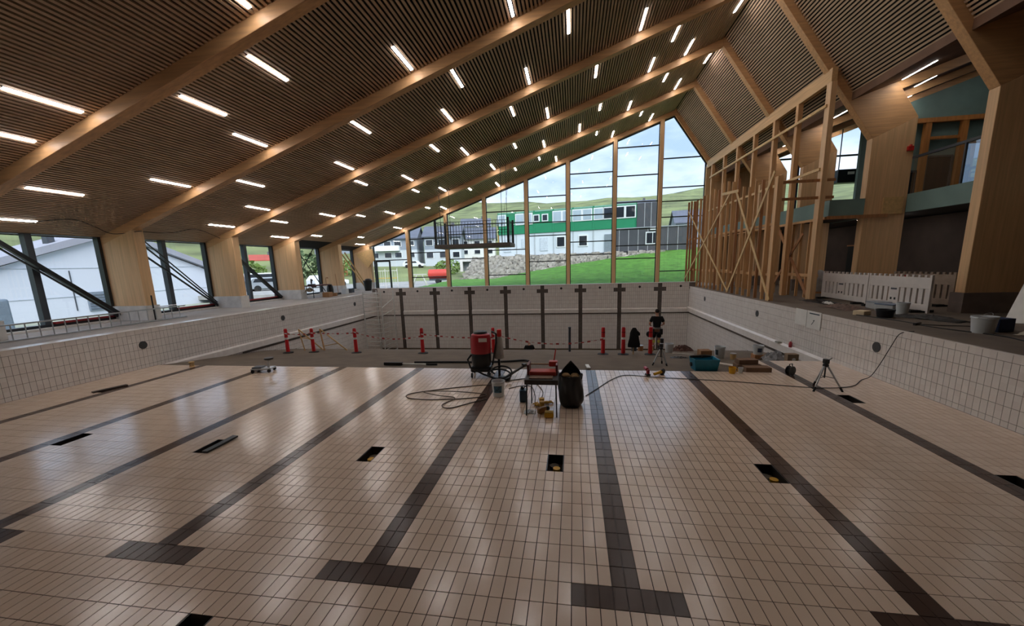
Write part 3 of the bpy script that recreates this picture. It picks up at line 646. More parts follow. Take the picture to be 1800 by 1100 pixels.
crumple('tarpaulin', 'black crumpled tarpaulin in front of the nearer barrier', 'tarpaulin', (8.7, 8.4, DK), 0.3, 0.75, 0.12, mat('tarp_black', (16, 16, 18), 0.5), 3).rotation_euler = (0, 0, 0.35)
crumple('black_sheet', 'black plastic sheet at the foot of the farther barrier', 'sheet', (8.6, 12.8, DK), 0.35, 0.8, 0.1, mat('tarp_black', (16, 16, 18)), 5)
crumple('rubbish_heap', 'heap of brown packaging scraps near the pool edge', 'rubbish', (8.2, 10.8, DK), 0.4, 0.7, 0.16, mat('scrap_brown', (104, 84, 74), 0.8, 0.4, 9), 8)
crumple('white_rag', 'white rag on the deck by the farther barrier', 'rag', (8.5, 12.2, DK), 0.12, 0.28, 0.09, white_m, 11)
crumple('cream_sack', 'cream sack at the right edge of the picture', 'sack', (8.6, 5.9, DK), 0.16, 0.2, 0.14, mat('sack_cream', (190, 180, 160), 0.8), 12)
t = thing('leaning_board', 'pale board leaning at the right edge of the picture', 'board', (9.9, 7.35, DK), 0.2); MB().bar((0, 0, 0.02), (0.5, 0.1, 1.0), 0.9, 0.03, up=(1, 0, 0.2)).build('panel', white_m, t); MB().bar((0.3, -0.3, 0), (0.6, -0.3, 0.9), 0.04, 0.04).build('leg', stud_d, t)
def cable(name, label, pts, r, m, cat='cable', n=6, sub=6):
    P = [Vector(p) for p in pts]; out = []
    for i in range(len(P)-1):
        p0, p1, p2, p3 = P[max(i-1, 0)], P[i], P[i+1], P[min(i+2, len(P)-1)]
        for k in range(sub):
            u = k/sub; out.append(0.5*((2*p1)+(p2-p0)*u+(2*p0-5*p1+4*p2-p3)*u*u+(3*p1-p0-3*p2+p3)*u**3))
    out.append(P[-1])
    return tag(MB().tube(out, r, n).build(name, m, smooth=True), label, cat)
cab_k = mat('cable_black', (26, 24, 24), 0.6)
cable('power_cable', 'dark cable lying along the right deck beside the pool edge', [(7.5, 9.2, DK+.012), (7.75, 7.9, DK+.012), (7.72, 7.0, DK+.012), (8.05, 5.9, DK+.012), (7.9, 5.0, DK+.012), (8.0, 3.5, DK+.012)], 0.012, cab_k)
cable('extension_lead', 'dark lead running from the plug to the white bucket', [(7.7, 7.35, DK+.02), (8.1, 7.2, DK+.012), (8.5, 7.1, DK+.012), (9.0, 6.7, DK+.012)], 0.01, cab_k)
t = thing('cable_plug', 'black plug and socket on the deck', 'plug', (7.69, 7.4, DK), 0.6); MB().box(-0.12, 0.12, -0.03, 0.03, 0.0, 0.06).build('socket', black_p, t, bevel=0.01); MB().cyl((0.12, 0, 0.03), (0.2, 0, 0.03), 0.02, 10).build('plug', black_p, t)
# notice on the pool wall
t = thing('notice_board', 'white notice with a dark heading and small arrow on the right pool wall', 'notice', (6.735, 10.05, 0.76))
MB().box(-0.012, 0.0, -0.68, 0.02, 0.0, 0.53).build('sheet', white_m, t); MB().box(-0.012, 0.0, 0.04, 0.66, 0.02, 0.53).build('sheet', white_m, t)
ink = mat('ink_dark', (52, 66, 72), 0.7)
MB().box(-0.016, -0.012, -0.6, -0.1, 0.44, 0.475).build('heading', ink, t)
MB().bar((-0.014, -0.25, 0.12), (-0.014, -0.38, 0.27), 0.004, 0.02, up=(0, 0.5, 0.5)).bar((-0.014, -0.38, 0.27), (-0.014, -0.31, 0.25), 0.004, 0.016, up=(0, .2, .8)).build('arrow', ink, t)

# ================================================================== LEFT DECK
t = thing('aluminium_ladder', 'long aluminium ladder lying on its side under the first side window', 'ladder', (-16.0, 4.4, DK))
for z in (0.03, 0.47): MB().box(-0.035, 0.035, 0, 5.9, z-0.02, z+0.02).build('rail', alu, t)
for i in range(19): MB().cyl((0, 0.25+0.3*i, 0.03), (0, 0.25+0.3*i, 0.47), 0.015, 8).build('rung', alu, t, smooth=True)
t = thing('foot_rail', 'short steel bracket with bar at the foot of the second left column', 'bracket', (-16.5, 9.5, DK)); MB().cyl((0, 0, 0), (0, 0, 0.95), 0.025).build('upright', steel_k, t); MB().cyl((0, 0, 0.48), (0, 0.9, 0.5), 0.018).build('bar', alu, t)
t = thing('workbench', 'cluttered folding workbench between the left columns', 'workbench', (-16.5, 19.5, DK), PI/2)
MB().box(-0.9, 0.9, -0.3, 0.3, 0.72, 0.78).build('top', mat('bench_red', (78, 34, 38), 0.6), t)
for x in (-0.8, 0.8):
    for y in (-0.25, 0.25): MB().bar((x, y, 0), (x*0.95, y*0.9, 0.72), 0.04, 0.04).build('leg', frame_g, t)
t = thing('mitre_saw', 'mitre saw standing on the workbench', 'saw', (-16.45, 18.9, DK+0.78), 0.5); MB().box(-0.2, 0.2, -0.25, 0.25, 0, 0.08).build('base', frame_g, t); MB().cyl((-0.03, 0, 0.25), (0.03, 0, 0.25), 0.16, 18).build('blade_guard', frame_g, t, smooth=True); MB().box(-0.06, 0.06, 0.05, 0.3, 0.25, 0.36).build('motor', black_p, t, bevel=0.02)
t = thing('desk_lamp', 'small bent work lamp on the bench end', 'lamp', (-16.4, 20.3, DK+0.78)); MB().tube([(0, 0, 0), (0, 0, 0.3), (0, 0.05, 0.42), (0, 0.15, 0.42)], 0.02, 8).build('arm', stud_d, t, smooth=True); MB().lathe([(0.03, 0.05), (0.08, -0.04)], 12, (0, 0.17, 0.4)).build('head', stud_d, t)
crumple('work_jacket', 'brown jacket hanging over the near end of the workbench', 'jacket', (-16.3, 18.45, DK+0.42), 0.22, 0.3, 0.3, mat('jacket_brown', (92, 80, 64), 0.9, 0.3, 8), 21)
t = thing('black_bin_bag', 'black sack hanging at the far end of the workbench', 'sack', (-16.4, 20.65, DK)); MB().lathe([(0.12, 0), (0.2, 0.05), (0.21, 0.4), (0.17, 0.66), (0.12, 0.7)], 14).build('sack', black_p, t, smooth=True); MB().lathe([(0.12, 0.7), (0.15, 0.74), (0.1, 0.74)], 14).build('rim', black_p, t, smooth=True)
card = mat('cardboard', (150, 112, 78), 0.85, 0.1, 5)
def carton(name, loc, rz, sx, sy, sz, label, m=card, grp=None, flap=True):
    t = thing(name, label, 'box', loc, rz, grp)
    MB().box(-sx/2, sx/2, -sy/2, sy/2, 0, sz).build('body', m, t, bevel=0.004)
    if flap: MB().box(-sx/2, sx/2, -0.004, 0.004, sz, sz+0.002).build('tape', mat('tape_brown', (176, 142, 104), 0.4), t)
    return t
carton('cardboard_box', (-15.85, 19.5, DK), 0.1, 0.4, 0.5, 0.3, 'cardboard box under the workbench')
carton('cardboard_box', (-15.9, 20.3, DK), 0.3, 0.3, 0.3, 0.2, 'small tan box beside the box under the workbench')
for i in range(3):
    t = thing('water_bottle', 'white bottle under the workbench, %s from the camera' % ORD[i], 'bottle', (-16.6, 19.85+0.13*i, DK), group='white bottles under the workbench')
    MB().lathe([(0.05, 0), (0.05, 0.22), (0.02, 0.28), (0.02, 0.3)], 10).build('body', wplast, t, smooth=True); MB().lathe([(0.024, 0.3), (0.024, 0.33)], 10).build('cap', black_p, t)
carton('white_box', (-16.3, 22.2, DK), 0.0, 0.3, 0.4, 0.35, 'white box standing past the workbench', wplast, flap=False)
carton('grey_case', (-16.5, 23.2, DK), 0.2, 0.35, 0.6, 0.3, 'dark grey tool case past the white box', frame_g, flap=False)
t = thing('broom', 'brown broom leaning on the fifth left column', 'broom', (-16.45, 21.6, DK)); MB().cyl((0, 0, 0.1), (-0.15, 0.1, 1.4), 0.018).build('handle', stud_d, t); MB().box(-0.08, 0.08, -0.2, 0.2, 0, 0.12).build('head', black_p, t)
t = thing('black_bin', 'black refuse bin at the far left corner of the pool', 'bin', (-16.2, 25.2, DK)); MB().lathe([(0.24, 0), (0.33, 0.72), (0.36, 0.72), (0.36, 0.78), (0.31, 0.78), (0.22, 0.05)], 18, cap=False).build('body', black_p, t, smooth=True); MB().ell((0.05, 0, 0.8), 0.26, 0.26, 0.14, 12, 6).build('sack', black_p, t, smooth=True)
for i, (p, q) in enumerate([((-17.9, 24.6, 4.3), (-16.5, 25.6, DK+.02)), ((-17.7, 24.9, 4.2), (-16.7, 26.2, DK+.02)), ((-17.6, 24.7, 3.6), (-17.2, 22.8, DK+.02))]):
    o = MB().bar((0, 0, 0), tuple(Vector(p)-Vector(q)), 0.03, 0.09).build('timber_batten', lath, loc=q); tag(o, ['pale batten leaning in the far left corner, nearest the bin', 'second pale batten leaning in the far left corner', 'pale batten leaning toward the last side window'][i], 'batten')
o = MB().prism([(-17.9, 4.1), (-16.4, 4.5), (-16.3, 3.6), (-16.9, 3.0), (-17.3, 3.4)], 26.76, 26.8, 'xz').build('plywood_gusset', lath); tag(o, 'cut plywood plate at the far left column', 'board')
cable('festoon_wire', 'thin dark wire sagging along the ceiling over the left windows', [(-17.3, 7.05, 4.72), (-16.85, 7.76, 4.86), (-17.2, 8.6, 4.72), (-17.4, 9.3, 4.52), (-16.6, 9.6, 4.6), (-17.3, 10.4, 4.66), (-17.25, 11.4, 4.7), (-16.8, 12.1, 4.88), (-17.15, 13.6, 4.6)], 0.012, cab_k)

# ================================================================== HANGING CAGE
t = thing('hanging_platform', 'grey platform with thin black cage railing hung from the ceiling on wires', 'hanging platform', (-6.4, 20.8, 4.0))
MB().box(-2.3, 2.3, -1.0, 1.0, 0.0, 0.22).build('deck', mat('platform_grey', (96, 88, 82), 0.7), t, bevel=0.01)
for sx in (-1, 1):
    for sy in (-1, 1):
        MB().box(sx*2.2-0.06, sx*2.2+0.06, sy*0.95-0.06, sy*0.95+0.06, 0.22, 1.65).build('corner_post', steel_k, t)
        zt = lz(-6.4+sx*1.85)-4.0; MB().cyl((sx*1.85, sy*0.95, 0.2), (sx*1.85, sy*0.95, zt), 0.014, 6).build('wire', steel_k, t)
for sy in (-1, 1):
    for z in (0.95, 1.5): MB().cyl((-2.2, sy*0.95, z), (2.2, sy*0.95, z), 0.015, 6).build('rail', steel_k, t)
    for i in range(1, 24): MB().cyl((-2.2+4.4*i/24, sy*0.95, 0.22), (-2.2+4.4*i/24, sy*0.95, 1.5), 0.011, 6).build('baluster', steel_k, t)
for sx in (-1, 1):
    MB().cyl((sx*2.2, -0.95, 1.5), (sx*2.2, 0.95, 1.5), 0.015, 6).build('rail', steel_k, t)
    for i in range(1, 8): MB().cyl((sx*2.2, -0.95+1.9*i/8, 0.22), (sx*2.2, -0.95+1.9*i/8, 1.5), 0.011, 6).build('baluster', steel_k, t)
    MB().cyl((sx*1.5, 0, 0.2), (sx*0.9+sx*1.5, 0.2, lz(-6.4+sx*2.4)-4.0), 0.008, 6).build('stay', steel_k, t)

# ================================================================== THINGS IN THE POOL
yel = mat('yellow_plastic', (226, 170, 30), 0.45, 0.08)
dn_lab = ['beside the fourth lane line from the left window wall', 'with a loose black grate, left of the third centre line', 'right of the third lane line with yellow cap', 'in front of the tile saw', 'touching the right of the sixth lane line', 'at the right picture edge', 'near the left pool wall', 'beside the tripod near the right wall', 'at the bottom edge of the picture']
for i, (x, y) in enumerate(DRAINS):
    t = thing('floor_drain', 'open floor drain slot '+dn_lab[i], 'drain', (x, y, 0), group='open drain slots in the pool floor')
    b = MB(); X_, Y_ = 0.124, 0.249; dz = -0.16
    b.add([(-X_,-Y_,-.002),(X_,-Y_,-.002),(X_,Y_,-.002),(-X_,Y_,-.002),(-X_,-Y_,dz),(X_,-Y_,dz),(X_,Y_,dz),(-X_,Y_,dz)], [(4,5,6,7),(0,1,5,4),(1,2,6,5),(2,3,7,6),(3,0,4,7)])
    b.build('tray', mat('drain_dark', (46, 36, 26), 0.8, 0.2, 8), t)
    MB().box(-X_, -X_+.012, -Y_, Y_, -0.03, -0.003).box(X_-.012, X_, -Y_, Y_, -0.03, -0.003).build('rim', black_p, t)
    if i not in (0, 1, 6, 7): MB().cyl((0.02, -0.05, -0.15), (0.02, -0.05, -0.06), 0.055, 14).build('cap', yel, t, smooth=True)
    MB().lathe([(0.07, -0.155), (0.07, -0.1)], 14, (-0.02, 0.1, 0)).build('pipe', mat('pipe_brown', (88, 76, 60), 0.6), t)
    if i == 1: MB().bar((0.13, -0.25, 0.02), (0.16, 0.34, 0.035), 0.11, 0.03).build('grate', black_p, t)
    if i == 6: MB().bar((-0.1, -0.3, 0.015), (0.12, 0.35, 0.02), 0.14, 0.025).build('grate', mat('grate_brown', (58, 44, 36), 0.7), t)

# ---- red industrial vacuum
red_v = mat('vacuum_red', (172, 28, 40), 0.35, 0.06, 3)
t = thing('industrial_vacuum', 'red drum industrial vacuum cleaner with black wheeled base', 'vacuum cleaner', (-2.95, 6.85, 0), 0.1)
MB().lathe([(0.27, 0.64), (0.275, 0.66), (0.275, 1.05), (0.25, 1.14), (0.2, 1.17)], 28).build('drum', red_v, t, smooth=True)
MB().lathe([(0.2, 1.15), (0.17, 1.22), (0.08, 1.24)], 20).build('lid', black_p, t, smooth=True)
d = MB().lathe([(0.25, 0.28), (0.27, 0.4), (0.27, 0.6), (0.255, 0.65)], 24).build('tank', black_p, t, smooth=True)
MB().box(-0.28, 0.28, -0.26, 0.26, 0.14, 0.3).build('base', black_p, t, bevel=0.05)
for sx in (-1, 1):
    for sy in (-1, 1): MB().cyl((sx*0.24-0.02, sy*0.24, 0.07), (sx*0.24+0.02, sy*0.24, 0.07), 0.07, 14).build('wheel', rubber, t, smooth=True)
MB().box(-0.02, 0.2, -0.281, -0.272, 0.98, 1.08).build('label', white_m, t)
MB().tube([(0.3, -0.05, 0.3), (0.42, -0.05, 0.9), (0.42, 0, 1.15), (0.3, 0.05, 1.2)], 0.025, 8).build('handle', black_p, t, smooth=True)
MB().lathe([(0.13, 0), (0.14, 0.02), (0.1, 0.55), (0.09, 0.6)], 14, (0.48, 0.1, 0.45)).build('filter_sleeve', mat('sleeve_grey', (170, 166, 160), 0.8, 0.1), t, smooth=True)
MB().box(0.44, 0.56, 0.04, 0.16, 1.05, 1.25).build('tool_head', mat('tool_red', (214, 44, 36), 0.4), t, bevel=0.02)
MB().box(0.44, 0.5, 0.06, 0.14, 0.0, 0.45).build('stand', black_p, t)
MB().tube([(-0.26, -0.1, 0.6), (-0.34, -0.22, 0.5), (-0.26, -0.3, 0.3), (0.1, -0.36, 0.12), (0.35, -0.4, 0.04)], 0.025, 8).build('suction_pipe', rubber, t, smooth=True)
pts = []
for i in range(50):
    a = i/50*2*PI*1.75-0.6; k_ = i/49; pts.append((-2.42+0.34*math.cos(a)*(1-0.25*k_)+0.1*k_, 6.4+0.2*math.sin(a)+0.12*k_, 0.03+0.12*k_+0.09*(1+math.sin(a))))
o = MB().tube(pts, 0.022, 8).build('suction_hose', rubber, smooth=True); tag(o, 'coiled black suction hose beside the vacuum', 'hose')
t = thing('floor_nozzle', 'black floor nozzle of the vacuum lying by the hose', 'nozzle', (-2.1, 6.7, 0), 0.9); MB().bar((-0.2, 0, 0.05), (0.45, 0, 0.22), 0.05, 0.05).build('wand', black_p, t); MB().box(-0.35, -0.18, -0.16, 0.16, 0.0, 0.07).build('head', black_p, t, bevel=0.02)
MB().box(0.42, 0.52, -0.05, 0.05, 0.2, 0.28).build('grip', black_p, t)
bucket((-2.18, 5.2, 0), 0.15, 0.36, 'white mortar bucket with printed label in front of the vacuum', wplast, bail=False, fill=mat('mortar_fill', (150, 120, 92), 0.9), band=(mat('print_blue', (70, 110, 130), 0.5, 0.6, 14), (-2.2, -0.8)))
# ---- tile saw on a stand
t = thing('tile_saw_table', 'tile saw with red body on a thin legged steel stand', 'tile saw', (-1.1, 4.4, 0), 0.0)
for x, y in ((-0.3, -0.33), (0.3, -0.38), (-0.27, 0.38), (0.27, 0.3)): MB().bar((x, y, 0), (x*0.95, y*0.85, 0.66), 0.022, 0.022).build('leg', steel_k, t)
MB().box(-0.33, 0.33, -0.34, 0.34, 0.64, 0.74).build('tray', mat('saw_grey', (58, 52, 48), 0.6, 0.3, 8), t, bevel=0.01)
MB().box(-0.26, 0.28, -0.06, 0.2, 0.74, 0.83).build('body', mat('saw_red', (196, 62, 46), 0.45, 0.15, 6), t, bevel=0.02)
MB().box(-0.31, -0.27, 0.0, 0.36, 0.74, 0.95).box(0.27, 0.31, 0.0, 0.36, 0.74, 0.95).build('bracket', mat('saw_red_dark', (110, 30, 26), 0.5), t)
MB().cyl((-0.29, 0.3, 0.9), (0.29, 0.3, 0.9), 0.018, 10).build('guide_rail', mat('saw_pale', (190, 170, 140), 0.5), t); MB().box(0.12, 0.3, 0.22, 0.38, 0.86, 0.97).build('motor', mat('saw_red', (196, 62, 46)), t, bevel=0.02)
MB().box(-0.24, 0.22, -0.28, -0.08, 0.74, 0.76).build('cutting_bed', mat('bed_dirty', (120, 92, 72), 0.7, 0.3, 12), t)
MB().cyl((0.22, 0.35, 0.95), (0.26, 0.4, 1.2), 0.012, 8).build('lever', mat('lever_red', (190, 50, 40), 0.5), t)
# ---- waste sack
rnd = random.Random(4); b = MB(); n = 26; prof = [(0.20, 0.0), (0.25, 0.05), (0.265, 0.2), (0.25, 0.33), (0.262, 0.42), (0.235, 0.55), (0.25, 0.62), (0.235, 0.68)]; vs_ = []; fs = []
for r, z in prof:
    for k in range(n):
        a = 2*PI*k/n; rr = r*(1+0.10*math.sin(5*a+z*9)+rnd.uniform(-.06, .06)); vs_.append((rr*math.cos(a), rr*math.sin(a)*0.9, max(0, z+(rnd.uniform(-.015, .015) if z > 0 else 0))))
for i in range(len(prof)-1):
    for k in range(n): fs.append((i*n+k, i*n+(k+1) % n, (i+1)*n+(k+1) % n, (i+1)*n+k))
t = thing('waste_sack', 'upright black waste sack with brown paper inside', 'sack', (-0.53, 4.72, 0)); b.add(vs_, fs); o = b.build('sack', mat('sack_black', (15, 15, 17), 0.32, 0.1), t, smooth=True); sb = o.modifiers.new('s', 'SUBSURF'); sb.levels = sb.render_levels = 1; o.modifiers.new('thick', 'SOLIDIFY').thickness = 0.004
b = MB(); vs_ = []; fs = []; m_ = 12
for i in range(m_+1):
    a = -0.45+(PI+0.9)*i/m_; x, y = 0.245*math.cos(a), 0.22*math.sin(a); sn_ = max(0.0, math.sin(a))
    top = 0.70+0.26*sn_**0.8
    for j in range(5): f_ = j/4; vs_.append((x*(1-f_**1.5*0.72*sn_-0.12*f_), y*(1-f_*0.45)-0.06*f_*sn_, 0.60+(top-0.60)*f_))
for i in range(m_):
    for j in range(4): fs.append((i*5+j, (i+1)*5+j, (i+1)*5+j+1, i*5+j+1))
b.add(vs_, fs); o = b.build('flap', mat('sack_black', (15, 15, 17)), t, smooth=True); o.modifiers.new('thick', 'SOLIDIFY').thickness = 0.006
b = MB()
for i in range(7): b.ell((rnd.uniform(-.13, .13), rnd.uniform(-.12, .0), 0.62+rnd.uniform(-.02, .06)), 0.09, 0.06, 0.05, 8, 5)
b.build('waste_paper', mat('paper_brown', (176, 140, 96), 0.9, 0.25, 14), t)
# ---- jug, gloves, sponge tub
t = thing('blue_jerrycan', 'dark teal plastic canister left of the tile saw', 'canister', (-1.56, 4.9, 0), 0.1); jb = mat('can_teal', (28, 62, 78), 0.4)
MB().box(-0.085, 0.085, -0.1, 0.1, 0, 0.27).build('body', jb, t, bevel=0.025); MB().cyl((-0.03, 0, 0.27), (-0.03, 0, 0.34), 0.03, 12).build('cap', black_p, t, smooth=True); MB().tube([(0.0, 0, 0.27), (0.03, 0, 0.33), (0.08, 0, 0.33), (0.085, 0, 0.25)], 0.014, 8).build('handle', jb, t, smooth=True)
def glove(name, loc, rz, label, m):
    t = thing(name, label, 'glove', loc, rz, 'yellow gloves under the saw')
    MB().ell((0, 0, 0.035), 0.075, 0.055, 0.03, 12, 6).build('palm', m, t, smooth=True)
    for i in range(4): MB().tube([(0.05, -0.04+0.027*i, 0.035), (0.11, -0.05+0.033*i, 0.045), (0.15-0.01*abs(i-1), -0.05+0.034*i, 0.02)], [0.016, 0.014, 0.011], 8).build('finger', m, t, smooth=True)
    MB().tube([(0.0, 0.045, 0.035), (0.04, 0.09, 0.03)], [0.017, 0.013], 8).build('thumb', m, t, smooth=True)
    MB().lathe([(0.05, 0), (0.058, 0.1)], 12, (-0.1, 0, 0.035)).build('cuff', m, t, smooth=True)
gm = mat('glove_yellow', (196, 150, 56), 0.7, 0.2, 20)
glove('work_glove', (-1.05, 4.75, 0), 0.2, 'yellow work glove under the saw, farther from the camera', gm); glove('work_glove', (-1.2, 4.6, 0), 2.4, 'yellow work glove under the saw, left and nearer', gm)
t = thing('angle_tool', 'tan and black hand tool on the floor under the saw', 'hand tool', (-1.1, 4.25, 0), 0.8); MB().box(-0.11, 0.09, -0.045, 0.045, 0.0, 0.12).build('body', mat('tool_tan', (170, 126, 84), 0.6), t, bevel=0.02); MB().cyl((0.1, 0, 0.06), (0.16, 0, 0.06), 0.05, 12).build('head', black_p, t, smooth=True)
t = thing('sponge_tub', 'small yellow tub at the right front leg of the saw', 'tub', (-0.95, 4.02, 0)); MB().box(-0.09, 0.09, -0.06, 0.06, 0, 0.1).build('tub', yel, t, bevel=0.02); MB().box(-0.08, 0.08, -0.05, 0.05, 0.1, 0.12).build('sponge', mat('sponge', (214, 176, 90), 0.9), t)
crumple('plastic_film', 'clear plastic film scrap under the saw', 'film', (-1.35, 4.25, 0), 0.12, 0.1, 0.05, mat('film_grey', (198, 204, 208), 0.2), 31)
# ---- cables
cab_b = mat('cable_brown', (92, 78, 66), 0.6)
F = lambda ps, z=0.012: [(a, b_, z) for a, b_ in ps]
cable('brown_cable', 'loose brown cord coiled left of the mortar bucket', F([(-2.5, 6.0), (-3.37, 5.69), (-4.28, 5.2), (-4.24, 4.88), (-3.64, 4.81), (-2.75, 4.98), (-2.48, 5.24)])+F([(-3.27, 5.35), (-4.03, 5.3), (-3.6, 5.05)], 0.03)+F([(-3.15, 4.96), (-3.3, 4.5), (-3.08, 4.32), (-2.68, 4.69), (-2.4, 4.95)], 0.012), 0.011, cab_b)
cable('saw_lead', 'dark lead from the hose to the tile saw, farther one', F([(-2.25, 6.2), (-1.98, 6.43), (-1.6, 6.5), (-1.2, 5.6), (-1.2, 4.9)]), 0.01, cab_b)
cable('water_hose', 'thin dark hose from the bucket to the saw, nearer one', F([(-2.02, 5.7), (-1.77, 5.92), (-1.5, 5.9), (-1.35, 5.3), (-1.3, 4.8)]), 0.01, cab_b)
cable('wall_cable', 'dark cable dropping down the right pool wall and crossing the floor', [(6.9, 6.4, DK+.02), (6.71, 6.5, 1.2), (6.70, 6.67, 0.9), (6.68, 6.9, 0.4), (6.55, 6.95, 0.08), (6.3, 6.85, 0.014)]+F([(5.75, 6.33), (4.92, 6.2), (3.49, 6.55), (2.44, 6.73), (1.59, 6.85), (0.89, 7.0), (0.48, 6.57), (0.12, 5.9), (-0.2, 5.3)], 0.012), 0.009, cab_k)
# ---- tripods
def tripod(loc, h, sp, label, rz, leg=alu, yaw0=0.2):
    t = thing('tripod', label, 'tripod', loc, rz)
    for k in range(3):
        a = yaw0+k*2*PI/3; f = Vector((sp*math.cos(a), sp*math.sin(a), 0)); top = Vector((0.03*math.cos(a), 0.03*math.sin(a), h*0.82)); mid = f.lerp(top, 0.18)
        MB().cyl(tuple(mid), tuple(top), 0.016, 8, 0.02).build('leg', leg, t, smooth=True); MB().cyl(tuple(f), tuple(mid), 0.022, 8).build('foot', rubber, t, smooth=True)
    for k in range(3):
        a = yaw0+k*2*PI/3; MB().cyl((0, 0, h*0.45), (sp*0.5*math.cos(a), sp*0.5*math.sin(a), h*0.42), 0.007, 6).build('brace', steel_k, t)
    MB().cyl((0, 0, h*0.4), (0, 0, h*0.9), 0.016, 10).build('centre_column', steel_k, t); MB().lathe([(0.05, h*0.78), (0.06, h*0.82), (0.05, h*0.87)], 14).build('collar', black_p, t, smooth=True)
    return t
t = tripod((5.07, 6.12, 0), 0.68, 0.34, 'silver tripod with small black laser head near the right wall', 0.1, yaw0=-0.6); MB().box(-0.045, 0.045, -0.05, 0.05, 0.6, 0.7).build('laser_head', black_p, t, bevel=0.01); MB().cyl((0.03, 0, 0.66), (0.12, 0, 0.72), 0.008).build('pan_arm', black_p, t)
t = tripod((2.11, 8.65, slopez(8.65)), 0.62, 0.24, 'silver tripod with black instrument on the mortar slope', 0, yaw0=-0.9); MB().box(-0.05, 0.05, -0.05, 0.05, 0.55, 0.66).box(-0.03, 0.06, -0.04, 0.04, 0.68, 0.82).build('instrument', black_p, t, bevel=0.012)
t = thing('cable_reel', 'small black cable reel standing on the last lane line', 'cable reel', (4.95, 7.25, 0), 0.5)
for y in (-0.05, 0.05): MB().cyl((0, y-0.008, 0.12), (0, y+0.008, 0.12), 0.12, 18).build('flange', black_p, t, smooth=True)
MB().cyl((0, -0.05, 0.12), (0, 0.05, 0.12), 0.08, 16).build('drum', rubber, t, smooth=True); MB().tube([(-0.06, 0, 0.2), (-0.05, 0, 0.29), (0.05, 0, 0.29), (0.06, 0, 0.2)], 0.012, 6).build('handle', black_p, t)
t = thing('cordless_drill', 'red cordless drill lying on the white floor', 'drill', (1.45, 7.05, 0), 0.3); MB().cyl((-0.02, 0, 0.16), (0.02, 0.18, 0.16), 0.045, 12).build('motor', mat('drill_red', (170, 30, 56), 0.4), t, smooth=True); MB().box(-0.035, 0.035, -0.05, 0.03, 0.0, 0.16).build('grip', mat('drill_red', (170, 30, 56)), t, bevel=0.015); MB().box(-0.05, 0.05, -0.07, 0.06, 0.0, 0.05).build('battery', black_p, t, bevel=0.01)
t = thing('angle_grinder', 'black and yellow angle grinder beside the red drill', 'grinder', (1.72, 7.05, 0), 0.6); MB().tube([(-0.15, 0, 0.06), (0.05, 0, 0.08), (0.12, 0, 0.09)], [0.035, 0.042, 0.04], 10).build('body', yel, t, smooth=True); MB().cyl((0.13, 0, 0.0), (0.13, 0, 0.14), 0.05, 12).build('gear_head', black_p, t, smooth=True); MB().cyl((0.15, -0.01, 0.08), (0.15, 0.01, 0.08), 0.08, 16).build('disc', black_p, t)
t = thing('kneeling_trolley', 'low wheeled work trolley with raised black seat at the left', 'trolley', (-9.72, 6.9, 0), 0.25)
MB().box(-0.3, 0.28, -0.16, 0.16, 0.08, 0.13).build('chassis', alu, t, bevel=0.01); MB().box(-0.28, 0.0, -0.14, 0.14, 0.13, 0.17).build('knee_pad', frame_g, t, bevel=0.02)
for sx in (-0.24, 0.22):
    for sy in (-0.16, 0.16): MB().cyl((sx, sy-0.02, 0.05), (sx, sy+0.02, 0.05), 0.05, 12).build('wheel', rubber, t, smooth=True)
MB().tube([(0.14, 0, 0.12), (0.17, 0, 0.36)], 0.035, 10).build('column', alu, t, smooth=True); MB().lathe([(0.04, 0.34), (0.12, 0.37), (0.13, 0.42), (0.0, 0.425)], 16, (0.18, 0, 0)).build('seat', black_p, t, smooth=True)
t = thing('string_spool', 'small tan spool on the floor near the left wall', 'spool', (-12.75, 7.35, 0)); MB().lathe([(0.08, 0), (0.08, 0.02), (0.05, 0.03), (0.05, 0.13), (0.08, 0.14), (0.08, 0.16)], 14).build('core', lath, t, smooth=True); MB().lathe([(0.065, 0.035), (0.065, 0.125)], 14).build('string', mat('string_tan', (176, 150, 110), 0.9), t)

# ---- things on the mortar slope
def post(x, y, label, rot=0.0, tape=True):
    z = slopez(y); t = thing('delineator_post', label, 'post', (x, y, z), rot, group='red and white marker posts')
    rm = mat('post_red', (206, 34, 38), 0.45, 0.06)
    MB().lathe([(0.20, -0.01), (0.20, 0.03), (0.08, 0.06)], 16).build('base', rubber, t, smooth=True)
    MB().lathe([(0.075, 0.05), (0.068, 0.58)], 14).build('tube', rm, t, smooth=True); MB().lathe([(0.068, 0.66), (0.066, 0.95), (0.07, 0.97), (0.05, 1.03)], 14).build('head', rm, t, smooth=True)
    MB().lathe([(0.07, 0.58), (0.07, 0.66)], 14).build('white_band', white_m, t, smooth=True); MB().lathe([(0.0705, 0.82), (0.0705, 0.87)], 14).build('groove', mat('post_red_dark', (150, 20, 26), 0.5), t, smooth=True)
PX = [(-12.36, 11.2, 'red marker post nearest the left wall'), (-11.35, 11.45, 'red marker post second from the left wall, by the wooden trestle'), (-9.31, 11.3, 'red marker post third from the left, standing alone'), (-6.43, 11.3, 'red marker post fourth from the left, by the squeegee'), (-3.56, 11.4, 'red marker post behind the red vacuum'), (0.62, 11.3, 'red marker post left of the black jacket'), (1.35, 11.3, 'red marker post beside the black jacket'), (2.31, 11.3, 'red marker post in front of the standing worker')]
for x, y, lb in PX: post(x, y, lb)
